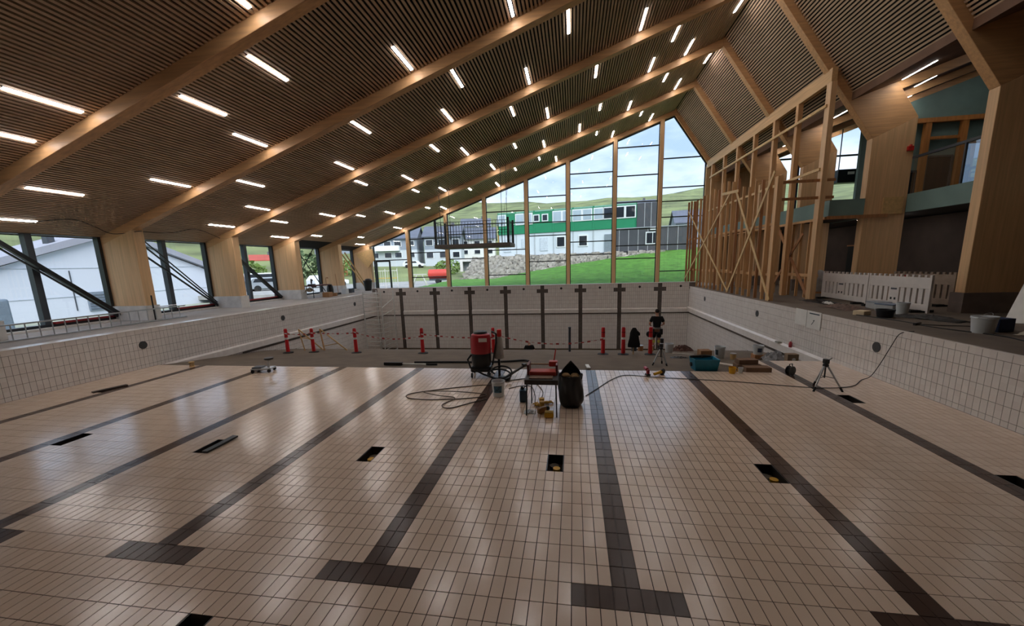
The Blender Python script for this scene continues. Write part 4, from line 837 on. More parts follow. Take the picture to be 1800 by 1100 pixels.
def tape(pa, pb, sag, label, n=24):
    t = thing('barrier_tape', label, 'tape', pa, group='red and white barrier tape'); pa = Vector(pa); d = Vector(pb)-pa
    rb, wb_ = MB(), MB()
    for i in range(n):
        def P(u): return d*u+Vector((0, 0, -4*sag*u*(1-u)))
        a, c = P(i/n), P((i+1)/n); tgt = rb if i % 2 else wb_
        tw = 0.035*(0.6+0.4*math.sin(i*1.3)); tgt.add([(a.x, a.y, a.z-tw), (c.x, c.y, c.z-tw), (c.x, c.y, c.z+tw), (a.x, a.y, a.z+tw)], [(0, 1, 2, 3)])
    rb.build('red_stripes', mat('tape_red', (186, 70, 66), 0.5), t, kind='stuff'); wb_.build('white_stripes', white_m, t, kind='stuff')
def ptop(i, dz=0.85): x, y, _ = PX[i]; return (x, y-0.075, slopez(y)+dz)
tape(ptop(0), ptop(1), 0.06, 'striped tape between the two posts nearest the left wall', 10); tape(ptop(1), ptop(2), 0.03, 'striped tape from the trestle to the third post', 18)
tape(ptop(2, 0.9), ptop(3, 0.72), 0.2, 'sagging striped tape between the third and fourth posts', 26); tape(ptop(3, 0.8), ptop(4, 0.65), 0.06, 'striped tape from the fourth post to the vacuum', 26); tape(ptop(4, 0.8), ptop(5, 0.6), 0.28, 'sagging striped tape between vacuum and jacket posts', 36)
def stick(t, p, q, w=0.045, m=lath): MB().bar(p, q, w, w).build('stick', m, t)
z = slopez(11.9)
t = thing('wooden_trestle', 'thin wooden trestle leaning beside the first marker post', 'trestle', (-12.3, 11.9, z)); stick(t, (0, 0, 0.97), (0.12, 0.1, 0)); stick(t, (0, 0, 0.97), (0.85, 0.3, 0.0)); stick(t, (0.03, 0.04, 0.6), (0.4, 0.14, 0.52), 0.03)
t = thing('wooden_trestle', 'thin wooden trestle leaning beside the second marker post', 'trestle', (-11.35, 12.0, slopez(12.0))); stick(t, (0, 0, 0.98), (0.05, 0.1, 0), m=stud_m); stick(t, (0, 0, 0.98), (1.0, 0.3, -0.03)); stick(t, (0.02, 0.04, 0.2), (0.65, 0.2, 0.3), 0.03)
t = thing('squeegee_pole', 'black and white squeegee pole lying on the slope edge', 'squeegee', (-5.5, 8.0, slopez(8)+0.03), 0.0)
MB().cyl((-0.3, 0, 0.03), (0.55, 0.0, 0.02), 0.022, 8).build('pole', white_m, t, smooth=True); MB().box(-0.9, -0.28, -0.05, 0.05, -0.02, 0.08).build('head', black_p, t, bevel=0.02); MB().cyl((0.5, 0, 0.02), (0.85, 0, 0.02), 0.035, 8).build('grip', black_p, t, smooth=True)
cable('black_hose', 'thick black hose lying across the mortar behind the vacuum', [(-5.6, 8.5, slopez(8.5)+.04), (-4.6, 8.6, slopez(8.6)+.04), (-3.4, 8.7, slopez(8.7)+.04), (-2.6, 8.9, slopez(8.9)+.04), (-2.1, 9.2, slopez(9.2)+.04), (-1.9, 9.0, slopez(9.0)+.04)], 0.035, rubber, 'hose')
o = MB().box(-0.05, 0.05, -0.35, 0.35, 0, 0.03).build('white_board', white_m, loc=(-0.06, 7.95, slopez(7.95)+0.03)); o.rotation_euler = (-0.12, 0, 0.05); tag(o, 'short white board lying at the tile edge by the waste sack', 'board')
t = thing('grey_pipe', 'grey upright pipe standing at the slope crest', 'pipe', (-0.62, 12.6, slopez(12.6))); MB().cyl((0, 0, 0), (0, 0, 1.0), 0.05, 12).build('pipe', frame_g, t, smooth=True); MB().cyl((0, 0, 0.96), (0, 0, 1.02), 0.06, 12).build('coupling', frame_g, t, smooth=True)
t = thing('hung_jacket', 'black jacket hung on a short stake beside the marker post', 'jacket', (1.72, 11.4, slopez(11.4))); b = MB(); prof = [(0.20, 0.28), (0.21, 0.4), (0.19, 0.6), (0.16, 0.8), (0.10, 0.93), (0.05, 1.0)]; b.lathe(prof, 14, sy=0.5)
for i, p in enumerate(b.v): b.v[i] = (p[0]*(1+0.12*math.sin(7*p[2]+3*p[1]*9))+0.02, p[1], p[2])
o = b.build('jacket', mat('jacket_black', (12, 12, 14), 0.9), t, smooth=True); MB().tube([(0.1, 0, 0.85), (0.19, 0, 0.78), (0.2, 0.02, 0.72)], [0.06, 0.05, 0.04], 8).build('sleeve', mat('jacket_black', (12, 12, 14)), t, smooth=True); MB().cyl((0, 0, 0), (0, 0, 0.9), 0.025, 8).build('stake', lath, t)
crumple('mortar_tray', 'black rubber tray lying on the slope', 'tray', (3.1, 10.45, slopez(10.45)), 0.28, 0.14, 0.05, black_p, 41)
bucket((3.15, 12.1, slopez(12.1)), 0.16, 0.36, 'white bucket beside the standing worker', wplast, bail=False)
carton('cardboard_box', (3.86, 10.3, slopez(10.3)), 0.1, 0.36, 0.3, 0.3, 'brown box on the slope behind the blue bin')
bucket((4.42, 10.55, slopez(10.55)), 0.17, 0.4, 'white bucket with a dark side stripe near the right wall', wplast, bail=False, band=(ink, (-2.9, -2.2)))
t = thing('paint_tin', 'small tan tin right of the striped white bucket', 'tin', (4.72, 10.2, slopez(10.2))); MB().lathe([(0.09, 0), (0.09, 0.18)], 14).build('body', lath, t, smooth=True); MB().lathe([(0.094, 0.18), (0.094, 0.2)], 14).build('lid', alu, t, smooth=True)
bucket((5.55, 10.4, slopez(10.4)+0.15), 0.16, 0.3, 'white printed bucket by the right pool wall', wplast, bail=False, band=(mat('print_navy', (60, 70, 92), 0.5), (-2.1, -1.2)))
carton('wood_block', (5.55, 10.4, slopez(10.4)), 0, 0.3, 0.3, 0.15, 'timber block under the printed bucket', stud_d, flap=False)
crumple('grey_sack', 'grey sack sagging from the printed bucket', 'sack', (5.95, 10.1, slopez(10.1)), 0.4, 0.25, 0.34, mat('sack_grey', (150, 150, 152), 0.8), 44)
t = carton('socket_box', (6.0, 9.3, 0 if False else slopez(9.3)+0.02), 0.0, 0.3, 0.2, 0.28, 'square tan box with a round hole at the slope corner', mat('box_tan', (140, 118, 96), 0.8), flap=False); MB().cyl((0.02, -0.104, 0.12), (0.02, -0.098, 0.12), 0.05, 14).build('hole', white_m, t)
o = MB().box(-0.75, 0.75, -0.06, 0.06, 0, 0.025).build('pale_plank', mat('plank_pale', (206, 196, 180), 0.7), loc=(4.0, 8.45, slopez(8.45)+0.04)); o.rotation_euler = (0.1, 0.03, -0.55); tag(o, 'pale plank lying from the blue bin to the tile boxes', 'plank')
tb = mat('tile_box_brown', (128, 100, 78), 0.85, 0.1, 6)
for i, (x, y, rz, z) in enumerate([(4.22, 7.95, 0.05, -0.02), (4.32, 7.62, 0.0, 0.0)]): carton('tile_carton', (x, y, 0.0 if i else slopez(y)-0.0), rz, 0.62, 0.28, 0.17 if i == 0 else 0.12, ['flat brown tile carton at the slope edge, farther one', 'flat brown tile carton at the tile edge, nearer one'][i], tb, 'tile cartons')
carton('tile_carton', (4.2, 7.97, slopez(7.95)+0.18), 0.1, 0.5, 0.26, 0.12, 'upper tile carton of the small stack', tb, 'tile cartons')
t = thing('blue_tool_bin', 'turquoise plastic bin with black tool on top at the tile edge', 'bin', (3.08, 7.85, slopez(7.85)), 0.04); bb = mat('bin_turquoise', (20, 122, 150), 0.4)
b = MB(); b.add([(-.28,-.2,0),(.28,-.2,0),(.28,.2,0),(-.28,.2,0),(-.33,-.24,.34),(.33,-.24,.34),(.33,.24,.34),(-.33,.24,.34),(-.3,-.21,.34),(.3,-.21,.34),(.3,.21,.34),(-.3,.21,.34),(-.26,-.18,.03),(.26,-.18,.03),(.26,.18,.03),(-.26,.18,.03)], [(0,3,2,1),(0,1,5,4),(1,2,6,5),(2,3,7,6),(3,0,4,7),(4,5,9,8),(5,6,10,9),(6,7,11,10),(7,4,8,11),(8,9,13,12),(9,10,14,13),(10,11,15,14),(11,8,12,15),(12,13,14,15)])
b.build('body', bb, t, bevel=0.012); MB().cyl((-0.36, 0.0, 0.16), (-0.33, 0.0, 0.16), 0.06, 12).build('side_grip', black_p, t)
t = thing('black_mixer', 'black tool lying across the turquoise bin', 'hand tool', (3.0, 7.85, slopez(7.85)+0.345), 0.1); MB().tube([(-0.3, 0, 0.03), (0.05, 0, 0.04), (0.25, 0.03, 0.03)], [0.03, 0.05, 0.03], 8).build('body', black_p, t, smooth=True); MB().cyl((0.0, -0.06, 0.03), (0.0, 0.06, 0.03), 0.025, 8).build('grip', black_p, t)
o = MB().cyl((-0.6, 0, 0), (0, 0, 0), 0.015, 8).build('white_stick', white_m, loc=(2.8, 7.85, 0.38)); o.rotation_euler = (0, 0.1, 0.2); tag(o, 'thin white stick poking left out of the turquoise bin', 'stick')
t = thing('yellow_cup', 'yellow measuring cup on the tile edge', 'cup', (3.62, 7.35, 0)); MB().lathe([(0.07, 0), (0.085, 0.17), (0.09, 0.17), (0.075, 0.02)], 14, cap=False).build('cup', yel, t, smooth=True); MB().tube([(0.085, 0, 0.14), (0.13, 0, 0.12), (0.13, 0, 0.06), (0.08, 0, 0.04)], 0.01, 6).build('handle', yel, t)
t = thing('white_cup', 'small white cup beside the yellow cup', 'cup', (3.85, 7.42, 0)); MB().lathe([(0.04, 0), (0.055, 0.13), (0.06, 0.13), (0.045, 0.01)], 14, cap=False).build('cup', wplast, t, smooth=True); MB().lathe([(0.06, 0.13), (0.062, 0.14)], 14, cap=False).build('rim', wplast, t)
t = thing('spray_bottle', 'red spray bottle standing on the right wall ledge', 'bottle', (6.68, 10.75, -0.03)); MB().lathe([(0.045, 0), (0.05, 0.02), (0.05, 0.14), (0.02, 0.2)], 12).build('bottle', mat('spray_red', (176, 60, 66), 0.3), t, smooth=True); MB().box(-0.015, 0.015, -0.04, 0.02, 0.2, 0.26).build('trigger', white_m, t, bevel=0.005)
o = MB().box(-0.07, 0.07, -0.1, 0.1, 0, 0.05).build('ledge_sponge', mat('sponge_grey', (150, 150, 140), 0.9), loc=(6.67, 11.5, -0.035)); tag(o, 'grey sponge on the right wall ledge', 'sponge')
crumple('cloth_heap', 'heap of dark reddish cloth near the far right of the slope', 'cloth', (3.95, 13.4, slopez(13.4)), 0.45, 0.25, 0.3, mat('cloth_redbrown', (90, 62, 54), 0.9, 0.3, 8), 51)
for i, (x, y, lb) in enumerate([(2.05, 13.4, 'grey tin behind the black jacket'), (2.35, 13.6, 'brown tin left of the standing worker'), (2.75, 13.5, 'tan tin nearest the standing worker')]):
    t = thing('paint_tin', lb, 'tin', (x, y, slopez(y))); MB().lathe([(0.11, 0), (0.11, 0.22)], 14).build('body', [frame_g, stud_d, lath][i], t, smooth=True); MB().lathe([(0.115, 0.22), (0.115, 0.24)], 14).build('lid', alu, t, smooth=True)

# ---- ladder tower in the pit
alu_b = mat('aluminium_bright', (206, 206, 202), 0.45, 0.05, 6, metal=0.15)
t = thing('rolling_tower', 'narrow aluminium ladder tower in the far left pool corner', 'scaffold tower', (-13.45, 21.5, slopez(21.5)))
H = 1.45-slopez(21.5)
for x in (-0.62, 0.62):
    for y in (-0.95, 0.85): MB().cyl((x, y, 0.12), (x, y, H), 0.038, 8).build('upright', alu_b, t, smooth=True); MB().cyl((x-0.03, y, 0.08), (x+0.03, y, 0.08), 0.08, 12).build('castor', rubber, t, smooth=True)
for i in range(15):
    zz = 0.3+0.29*i
    MB().cyl((-0.62, -0.95, zz), (0.62, -0.95, zz), 0.028, 8).build('rung', alu_b, t, smooth=True)
    if i < 8: MB().cyl((0.62, -0.95, zz), (0.62, 0.85, zz), 0.024, 8).build('rung', alu_b, t, smooth=True)
for zz, z2 in ((3.4, 3.9), (2.9, 3.15)): MB().cyl((0.62, -0.95, zz), (0.62, 0.85, z2), 0.024, 8).build('brace', alu_b, t, smooth=True)

# ================================================================== PEOPLE
def skin_obj(name, J, E, m, parent, sub=2):
    """continuous surface grown on a joint skeleton: J = {name: (xyz, rx, ry)}"""
    keys = list(J); me = bpy.data.meshes.new(name); me.from_pydata([J[k][0] for k in keys], [(keys.index(a), keys.index(b_)) for a, b_ in E], [])
    o = bpy.data.objects.new(name, me); col.objects.link(o); o.parent = parent
    o.modifiers.new('skin', 'SKIN')
    for i, k in enumerate(keys):
        me.skin_vertices[0].data[i].radius = (J[k][1], J[k][2] if len(J[k]) > 2 else J[k][1]); me.skin_vertices[0].data[i].use_root = (i == 0)
    s_ = o.modifiers.new('sub', 'SUBSURF'); s_.levels = s_.render_levels = sub
    me.materials.append(m); o.modifiers['skin'].use_smooth_shade = True; return o
skinm = mat('skin', (196, 146, 122), 0.55, 0.06, 8)
def person(loc, rz, label, hair_m, bald=False, arm='front', shorts=True):
    t = thing('person', label, 'person', loc, rz)
    J = {'pelvis': ((0, 0, 0.94), 0.15, 0.11), 'waist': ((0, 0.0, 1.10), 0.14, 0.10), 'chest': ((0, -0.01, 1.32), 0.17, 0.115), 'neckb': ((0, -0.01, 1.48), 0.075, 0.07), 'neck': ((0, 0.015, 1.55), 0.058, 0.058), 'head': ((0, 0.03, 1.65), 0.082, 0.098), 'crown': ((0, 0.02, 1.74), 0.07, 0.085)}
    E = [('pelvis', 'waist'), ('waist', 'chest'), ('chest', 'neckb'), ('neckb', 'neck'), ('neck', 'head'), ('head', 'crown')]
    for s, n in ((-1, 'l'), (1, 'r')):
        J.update({'sh'+n: ((s*0.19, -0.01, 1.43), 0.07), 'el'+n: ((s*0.29, 0.0, 1.16), 0.048), 'wr'+n: ((s*0.22, 0.22, 1.06), 0.032), 'pa'+n: ((s*0.20, 0.29, 1.05), 0.04, 0.022),
                  'hip'+n: ((s*0.10, 0, 0.86), 0.095), 'kn'+n: ((s*0.115, 0.02, 0.49), 0.06), 'an'+n: ((s*0.12, -0.02, 0.09), 0.04), 'to'+n: ((s*0.13, 0.13, 0.04), 0.04, 0.03)})
        E += [('chest', 'sh'+n), ('sh'+n, 'el'+n), ('el'+n, 'wr'+n), ('wr'+n, 'pa'+n), ('pelvis', 'hip'+n), ('hip'+n, 'kn'+n), ('kn'+n, 'an'+n), ('an'+n, 'to'+n)]
        for i in range(4):
            b0 = (s*(0.205-0.018*i)+0, 0.315, 1.055-0.004*i); J['f%s%d' % (n, i)] = (b0, 0.010); J['g%s%d' % (n, i)] = ((b0[0]-s*0.01, 0.355-0.006*abs(i-1), 1.04), 0.009); J['h%s%d' % (n, i)] = ((b0[0]-s*0.02, 0.37-0.008*abs(i-1), 1.015), 0.008)
            E += [('pa'+n, 'f%s%d' % (n, i)), ('f%s%d' % (n, i), 'g%s%d' % (n, i)), ('g%s%d' % (n, i), 'h%s%d' % (n, i))]
        J['t1'+n] = ((s*0.165, 0.265, 1.055), 0.012); J['t2'+n] = ((s*0.14, 0.30, 1.05), 0.010); E += [('wr'+n, 't1'+n), ('t1'+n, 't2'+n)]
    skin_obj('body', J, E, skinm, t)
    sh = mat('shirt_black', (14, 14, 16), 0.9, 0.15, 10)
    K = {'c': ((0, -0.015, 1.34), 0.205, 0.15), 'w': ((0, 0, 1.12), 0.165, 0.125), 'p': ((0, 0, 0.93), 0.175, 0.135), 'n': ((0, -0.015, 1.49), 0.105, 0.09)}; KE = [('c', 'w'), ('w', 'p'), ('c', 'n')]
    for s, n in ((-1, 'l'), (1, 'r')):
        K['s'+n] = ((s*0.19, -0.01, 1.43), 0.088); K['e'+n] = ((s*0.265, 0.0, 1.23), 0.075); KE += [('c', 's'+n), ('s'+n, 'e'+n)]
    skin_obj('t_shirt', K, KE, sh, t)
    tr = mat('trousers_black', (18, 18, 20), 0.9, 0.15, 10)
    K = {'p': ((0, 0, 0.95), 0.18, 0.14)}; KE = []
    for s, n in ((-1, 'l'), (1, 'r')):
        K['h'+n] = ((s*0.10, 0, 0.84), 0.118); K['k'+n] = ((s*0.115, 0.015, 0.54 if shorts else 0.5), 0.092); KE += [('p', 'h'+n), ('h'+n, 'k'+n)]
        if not shorts: K['a'+n] = ((s*0.12, 0, 0.12), 0.07); KE += [('k'+n, 'a'+n)]
    skin_obj('shorts' if shorts else 'trousers', K, KE, tr, t)
    for s in (-1, 1):
        b = MB(); b.ell((s*0.125, 0.05, 0.045), 0.055, 0.15, 0.05, 12, 6); b.ell((s*0.12, -0.03, 0.09), 0.05, 0.06, 0.05, 10, 6); b.build('shoe', mat('shoe_brown', (52, 40, 36), 0.7), t, smooth=True)
        MB().lathe([(0.052, 0.12), (0.058, 0.24)], 12, (s*0.12, -0.01, 0)).build('sock', mat('sock_dark', (60, 48, 50), 0.9), t, smooth=True)
    if not bald: MB().ell((0, 0.0, 1.72), 0.092, 0.105, 0.088, 14, 8).build('hair', hair_m, t, smooth=True)
    for s in (-1, 1):
        MB().ell((s*0.09, 0.02, 1.655), 0.012, 0.022, 0.035, 8, 6).build('ear', skinm, t, smooth=True); MB().ell((s*0.033, 0.118, 1.675), 0.013, 0.008, 0.008, 8, 6).build('eye', black_p, t, smooth=True)
    MB().ell((0, 0.128, 1.645), 0.014, 0.02, 0.024, 8, 6).build('nose', skinm, t, smooth=True); MB().ell((0, 0.112, 1.598), 0.026, 0.008, 0.007, 8, 6).build('mouth', mat('lips', (150, 90, 84), 0.6), t, smooth=True)
    return t
t = person((3.05, 13.95, slopez(13.95)), 0.0, 'worker in black t-shirt and shorts standing with his back to us', mat('hair_dark', (34, 26, 22), 0.9))
MB().lathe([(0.19, 0.96), (0.19, 1.02)], 20, sy=0.8).build('tool_belt', mat('belt_grey', (120, 116, 110), 0.7), t, smooth=True)
for x in (-0.17, 0.17): MB().box(x-0.06, x+0.06, -0.15, -0.06, 0.72, 0.97).build('belt_pouch', black_p, t, bevel=0.02)
for s in (-1, 1): MB().lathe([(0.072, 0.36), (0.075, 0.46)], 12, (s*0.118, 0.0, 0)).build('knee_pad', mat('kneepad_yellow', (206, 200, 90), 0.7), t, smooth=True)
person((-2.86, 17.6, slopez(17.6)), 0.3, 'worker in black t-shirt down in the pit, head and shoulders showing', mat('hair_sandy', (150, 108, 84), 0.9), bald=True, shorts=False)
t = thing('work_stool', 'small black stool with round pad in front of the worker', 'stool', (2.62, 13.2, slopez(13.2)))
MB().cyl((0, -0.04, 0.72), (0, 0.04, 0.72), 0.13, 16).build('pad', black_p, t, smooth=True); MB().cyl((0, 0, 0), (0, 0, 0.65), 0.03, 8).build('stand', black_p, t)

# ================================================================== OUTDOORS
def terrain_z(x, y):
    d = math.hypot(x+2, y-12)
    z = 0.9+max(0, min(d, 90)-45)*0.07+max(0, min(d, 520)-90)*0.178
    n_ = math.sin(x*0.021+1.3)*math.cos(y*0.017)+0.5*math.sin(x*0.06+y*0.045)
    return z+n_*max(0, min(d-80, 300))*0.014
grass_far = mat('hill_grass', (108, 118, 74), 0.95, 0.5, 0.06, detail=10)
b = MB(); vs_ = []; fs = []; rr = [36, 42, 50, 60, 72, 85, 100, 120, 145, 175, 210, 260, 320, 390, 460, 520, 560]; na = 70
for r in rr:
    for k in range(na+1):
        a = math.radians(25+200*k/na); x, y = -2+r*math.cos(a), 12+r*math.sin(a); z = terrain_z(x, y)
        if r == 36: z = 0.85
        if r > 530: z -= 25
        vs_.append((x, y, z))
for i in range(len(rr)-1):
    for k in range(na): fs.append((i*(na+1)+k, i*(na+1)+k+1, (i+1)*(na+1)+k+1, (i+1)*(na+1)+k))
b.add(vs_, fs); o = b.build('hillside', grass_far, smooth=True); tag(o, 'green and brown hillside beyond the town', 'hill', kind='structure')
asph = mat('gravel_yard', (150, 150, 148), 0.95, 0.15, 0.6, detail=8)
o = MB().box(-36, 22, 27.4, 50, 0.6, 0.95).build('ground_yard', asph); tag(o, 'grey gravel yard outside the gable window', 'ground', kind='structure')
o = MB().box(-42, -18.6, -12, 30.5, 0, 0.3).box(-42, -18.6, 30.5, 50, 0.2, 0.86).build('ground_side', mat('side_yard', (142, 148, 132), 0.95, 0.2, 0.4, detail=8)); tag(o, 'pale yard between the hall and the white shed', 'ground', kind='structure')
# lawn
def lawn_z(x, y):
    top = 1.25+max(0, min(1.0, (x+9.5)/21.0))**0.85*2.95; f = max(0, min(1, (y-28.5)/13)); return 1.02+(top-1.02)*f
b = MB(); vs_ = []; fs = []; nx, ny = 60, 26; rnd = random.Random(9)
for j in range(ny+1):
    for i in range(nx+1):
        x, y = -16+38*i/nx, 27.6+17.0*j/ny; y2 = y+0.17*(x+10)*(j/ny)
        vs_.append((x, y2, lawn_z(x, y)+rnd.uniform(-.04, .04) if x > -15 else 0.9))
for j in range(ny):
    for i in range(nx): fs.append((j*(nx+1)+i, j*(nx+1)+i+1, (j+1)*(nx+1)+i+1, (j+1)*(nx+1)+i))
b.add(vs_, fs); lawn = b.build('lawn', mat('lawn_green', (76, 124, 40), 0.95, 0.3, 1.4, detail=8, bump=0.6, bscale=25), smooth=True); tag(lawn, 'bright green lawn bank rising to the right outside the gable', 'lawn', kind='structure')
# facade axis of the containers
A0 = Vector((-10.0, 47.85, 3.95)); A1 = Vector((6.7, 44.5, 3.95)); AX = (A1-A0).normalized(); ARZ = math.atan2(AX.y, AX.x)
o = MB().box(-4, 24, 0.2, 14, -3.2, -0.02).build('terrace', asph, loc=tuple(A0)); o.rotation_euler = (0, 0, ARZ); tag(o, 'gravel terrace carrying the container building', 'ground', kind='structure')
# dry stone bank
b = MB(); rnd = random.Random(12)
for i in range(1500):
    s = rnd.uniform(-3.5, 20); h = rnd.random(); dpt = -4.2*(1-h)+rnd.uniform(-.2, .2); p = A0+AX*s+Vector((-AX.y, AX.x, 0))*dpt; z = 1.2+2.7*h; r = rnd.uniform(0.14, 0.34); q = [rnd.uniform(.6, 1.1) for _ in range(8)]
    c = [(-1,-1,-1),(1,-1,-1),(1,1,-1),(-1,1,-1),(-1,-1,1),(1,-1,1),(1,1,1),(-1,1,1)]
    b.add([(p.x+r*c[k][0]*q[k], p.y+r*c[k][1]*q[k], z+0.75*r*c[k][2]*q[k]) for k in range(8)], [(0,3,2,1),(4,5,6,7),(0,1,5,4),(1,2,6,5),(2,3,7,6),(3,0,4,7)])
rk = b.build('stone_bank', mat('stone_grey', (158, 154, 146), 0.9, 0.35, 2.5)); tag(rk, 'loose grey stone bank below the containers', 'stones', kind='stuff')
o = MB(); o.prism([(-4.4, -2.9), (0.1, -0.05), (0.1, -3.2), (-4.4, -3.2)], -3, 20, 'yz'); o = o.build('stone_bank_core', mat('stone_core', (120, 116, 108), 0.95, 0.3, 1.5), loc=tuple(A0)); o.rotation_euler = (0, 0, ARZ); tag(o, 'grey rubble core of the stone bank', 'ground', kind='structure')
# containers: every module is a thing
wf = mat('window_frame_white', (226, 230, 232), 0.5, 0.03); pn = mat('pane_light', (168, 184, 196), 0.1, 0.1, 1); pdk = mat('pane_dark', (40, 46, 54), 0.08, 0.1, 1)
gr_c = mat('container_green', (34, 132, 92), 0.5, 0.06, 0.6); wh_c = mat('container_white', (208, 218, 226), 0.5, 0.04, 0.6); dk_c = mat('cladding_dark', (72, 74, 80), 0.7, 0.1, 0.8)
W_ = (A1-A0).length/7
wins = {0: [(0.6, 0.9, 0), ], 1: [(0.55, 1.0, 0), (1.65, 1.0, 0)], 2: [(0.3, 0.6, 1), (1.4, 0.6, 1)], 3: [(0.5, 1.0, 0), (1.65, 0.9, 0)], 4: [(0.5, 1.0, 0), (1.7, 1.0, 0)], 5: [(0.6, 1.0, 0), (1.7, 1.0, 2)], 6: [(0.55, 1.0, 2), (1.75, 1.0, 2)]}
def fac(s, z): p = A0+AX*s; return (p.x, p.y, 3.95+z)
def win(t, x, z, w, h, m, y=-0.02):
    f = MB().box(x-w/2-0.12, x+w/2+0.12, y-0.05, y+0.02, z-0.12, z+h+0.12).build('window', wf, t); MB().box(x-w/2, x+w/2, y-0.07, y-0.04, z, z+h).build('pane', m, f)
for i in range(7):
    t = thing('container_green', 'green site container, %s from the left on the upper row' % ORD[i], 'container', fac(W_*i, 2.7), ARZ, group='green upper containers')
    MB().box(0.02, W_-0.02, 0, 6, 0, 2.68).build('body', gr_c, t); MB().box(0, 0.1, -0.04, 0.1, 0, 2.7).box(W_-0.1, W_, -0.04, 0.1, 0, 2.7).build('corner_post', gr_c, t); MB().box(0, W_, -0.03, 0.06, 2.55, 2.7).build('top_rail', mat('rail_pale', (120, 170, 150), 0.5), t)
    for x, w, k in wins[i]: win(t, x, 1.2 if k != 1 else 1.45, w*0.95, 1.15 if k != 1 else 0.65, pdk if k else pn)
for i in range(6):
    t = thing('container_white', 'white site container, %s from the left on the lower row' % ORD[i], 'container', fac(W_*i, 0.0), ARZ, group='white lower containers')
    MB().box(0.02, W_-0.02, 0.1, 6, 0, 2.68).build('body', wh_c, t); MB().box(0, 0.08, 0.06, 0.15, 0, 2.7).box(W_-0.08, W_, 0.06, 0.15, 0, 2.7).build('corner_post', mat('post_grey', (176, 184, 190), 0.5), t)
    if i in (3, 4): win(t, 0.9+0.3*(i-3), 0.95, 0.9, 1.1, pdk, 0.08)
    if i in (0, 1, 2): MB().box(0.7, 1.7, 0.04, 0.1, 0.5 if i != 1 else 1.0, 2.1).build('panel', mat('panel_white', (196, 206, 216), 0.5), t)
    if i == 5: MB().box(1.3, 2.2, 0.0, 0.1, 0.0, 2.1).build('door', mat('door_grey', (126, 138, 146), 0.5), t)
t = thing('dark_annex', 'dark clad lower annex with white window right of the containers', 'building', fac(W_*6+0.02, 0.0), ARZ)
MB().box(0, 8.4, -0.1, 6, 0, 2.58).build('wall', dk_c, t)
for i in range(8): MB().box(0.5+1.05*i, 0.56+1.05*i, -0.13, -0.09, 0, 2.58).build('batten', mat('batten_pale', (170, 172, 176), 0.6), t)
win(t, 4.2, 0.85, 1.3, 1.15, pdk, -0.13); MB().box(4.17, 4.23, -0.22, -0.17, 0.85, 2.0).build('glazing_bar', wf, t); MB().box(3.9, 4.6, -0.3, -0.1, 2.3, 2.55).build('wall_lamp', wf, t)
MB().box(0, 8.5, -0.2, 6, 2.58, 2.68).build('roof', mat('roof_pale', (150, 156, 162), 0.6), t)
t = thing('dark_stair_tower', 'dark clad block at the right end of the green containers', 'building', fac(W_*7+0.02, 2.7), ARZ)
MB().box(0, 2.6, -0.1, 6, 0, 2.6).build('wall', dk_c, t)
for x in (0.8, 1.5): MB().box(x, x+0.06, -0.13, -0.09, 0, 2.6).build('batten', mat('batten_pale', (170, 172, 176)), t)
# houses
def house(loc, rz, w, d, h, rh, wall, roof, label, rows=2, n=4, upper=None, balcony=False, hip=False):
    t = thing('house', label, 'house', loc, rz)
    MB().box(-w/2, w/2, 0, d, -3, h/2 if upper else h).build('wall', wall, t)
    if upper: MB().box(-w/2, w/2, 0, d, h/2, h).build('upper_wall', upper, t)
    MB().prism([(-0.5, h-0.1), (d/2, h+rh), (d+0.5, h-0.1), (d+0.5, h+0.15), (d/2, h+rh+0.25), (-0.5, h+0.15)], -w/2-0.4, w/2+0.4, 'yz').build('roof', roof, t)
    MB().prism([(0, h), (d, h), (d/2, h+rh)], -w/2, w/2, 'yz').build('gable', upper or wall, t)
    for r in range(rows):
        for i in range(n):
            x = -w/2+w*(i+0.5)/n+0.2*((i*7+r*3) % 3-1); z = h/rows*r+h/rows*0.35; hh = h/rows*0.42; ww = min(1.4, w/n*0.55)
            f = MB().box(x-ww/2-0.1, x+ww/2+0.1, -0.08, 0.02, z-0.1, z+hh+0.1).build('window', wf, t); MB().box(x-ww/2, x+ww/2, -0.12, -0.07, z, z+hh).build('pane', pdk, f)
    MB().box(w*0.2, w*0.2+0.8, d*0.45, d*0.45+0.8, h+rh*0.6, h+rh+0.9).build('chimney', mat('chimney_grey', (90, 92, 98), 0.8), t)
    if balcony: MB().box(-w*0.18, w*0.22, -1.2, 0, h*0.47, h*0.47+1.1).build('balcony', wf, t)
    return t
hg = mat('house_grey', (132, 142, 154), 0.8, 0.06, 0.3); hl = mat('house_light', (186, 194, 200), 0.8, 0.05, 0.3); hw = mat('house_white', (214, 216, 214), 0.8, 0.05, 0.3); rd = mat('roof_slate', (92, 98, 112), 0.8, 0.12, 0.5); rred = mat('roof_red', (166, 76, 66), 0.8, 0.12, 0.5); hy = mat('house_ochre', (186, 140, 70), 0.8, 0.08, 0.3)
house((-40.5, 78.6, 4.2), 0.2, 13, 9, 4.8, 2.6, hl, rd, 'two storey grey house with white balcony seen left of the gable', 2, 5, hg, True)
house((-28.6, 80.9, 3.8), 0.2, 8, 9, 5.4, 2.4, hl, rd, 'grey house with dark roof beside the balcony house', 2, 3, hg)
house((-25, 98, 5.0), 0.15, 9, 9, 4.5, 3, hw, rd, 'white house with dark roof behind the hanging cage, left one', 2, 3)
house((-13.5, 104, 6.2), 0.1, 8, 9, 4.5, 3, hw, rd, 'white house with dark roof behind the hanging cage, right one', 2, 3)
house((-20, 128, 11.0), 0.1, 10, 9, 4.5, 3.4, hy, rd, 'ochre house higher up the hill behind the hanging cage', 1, 3)
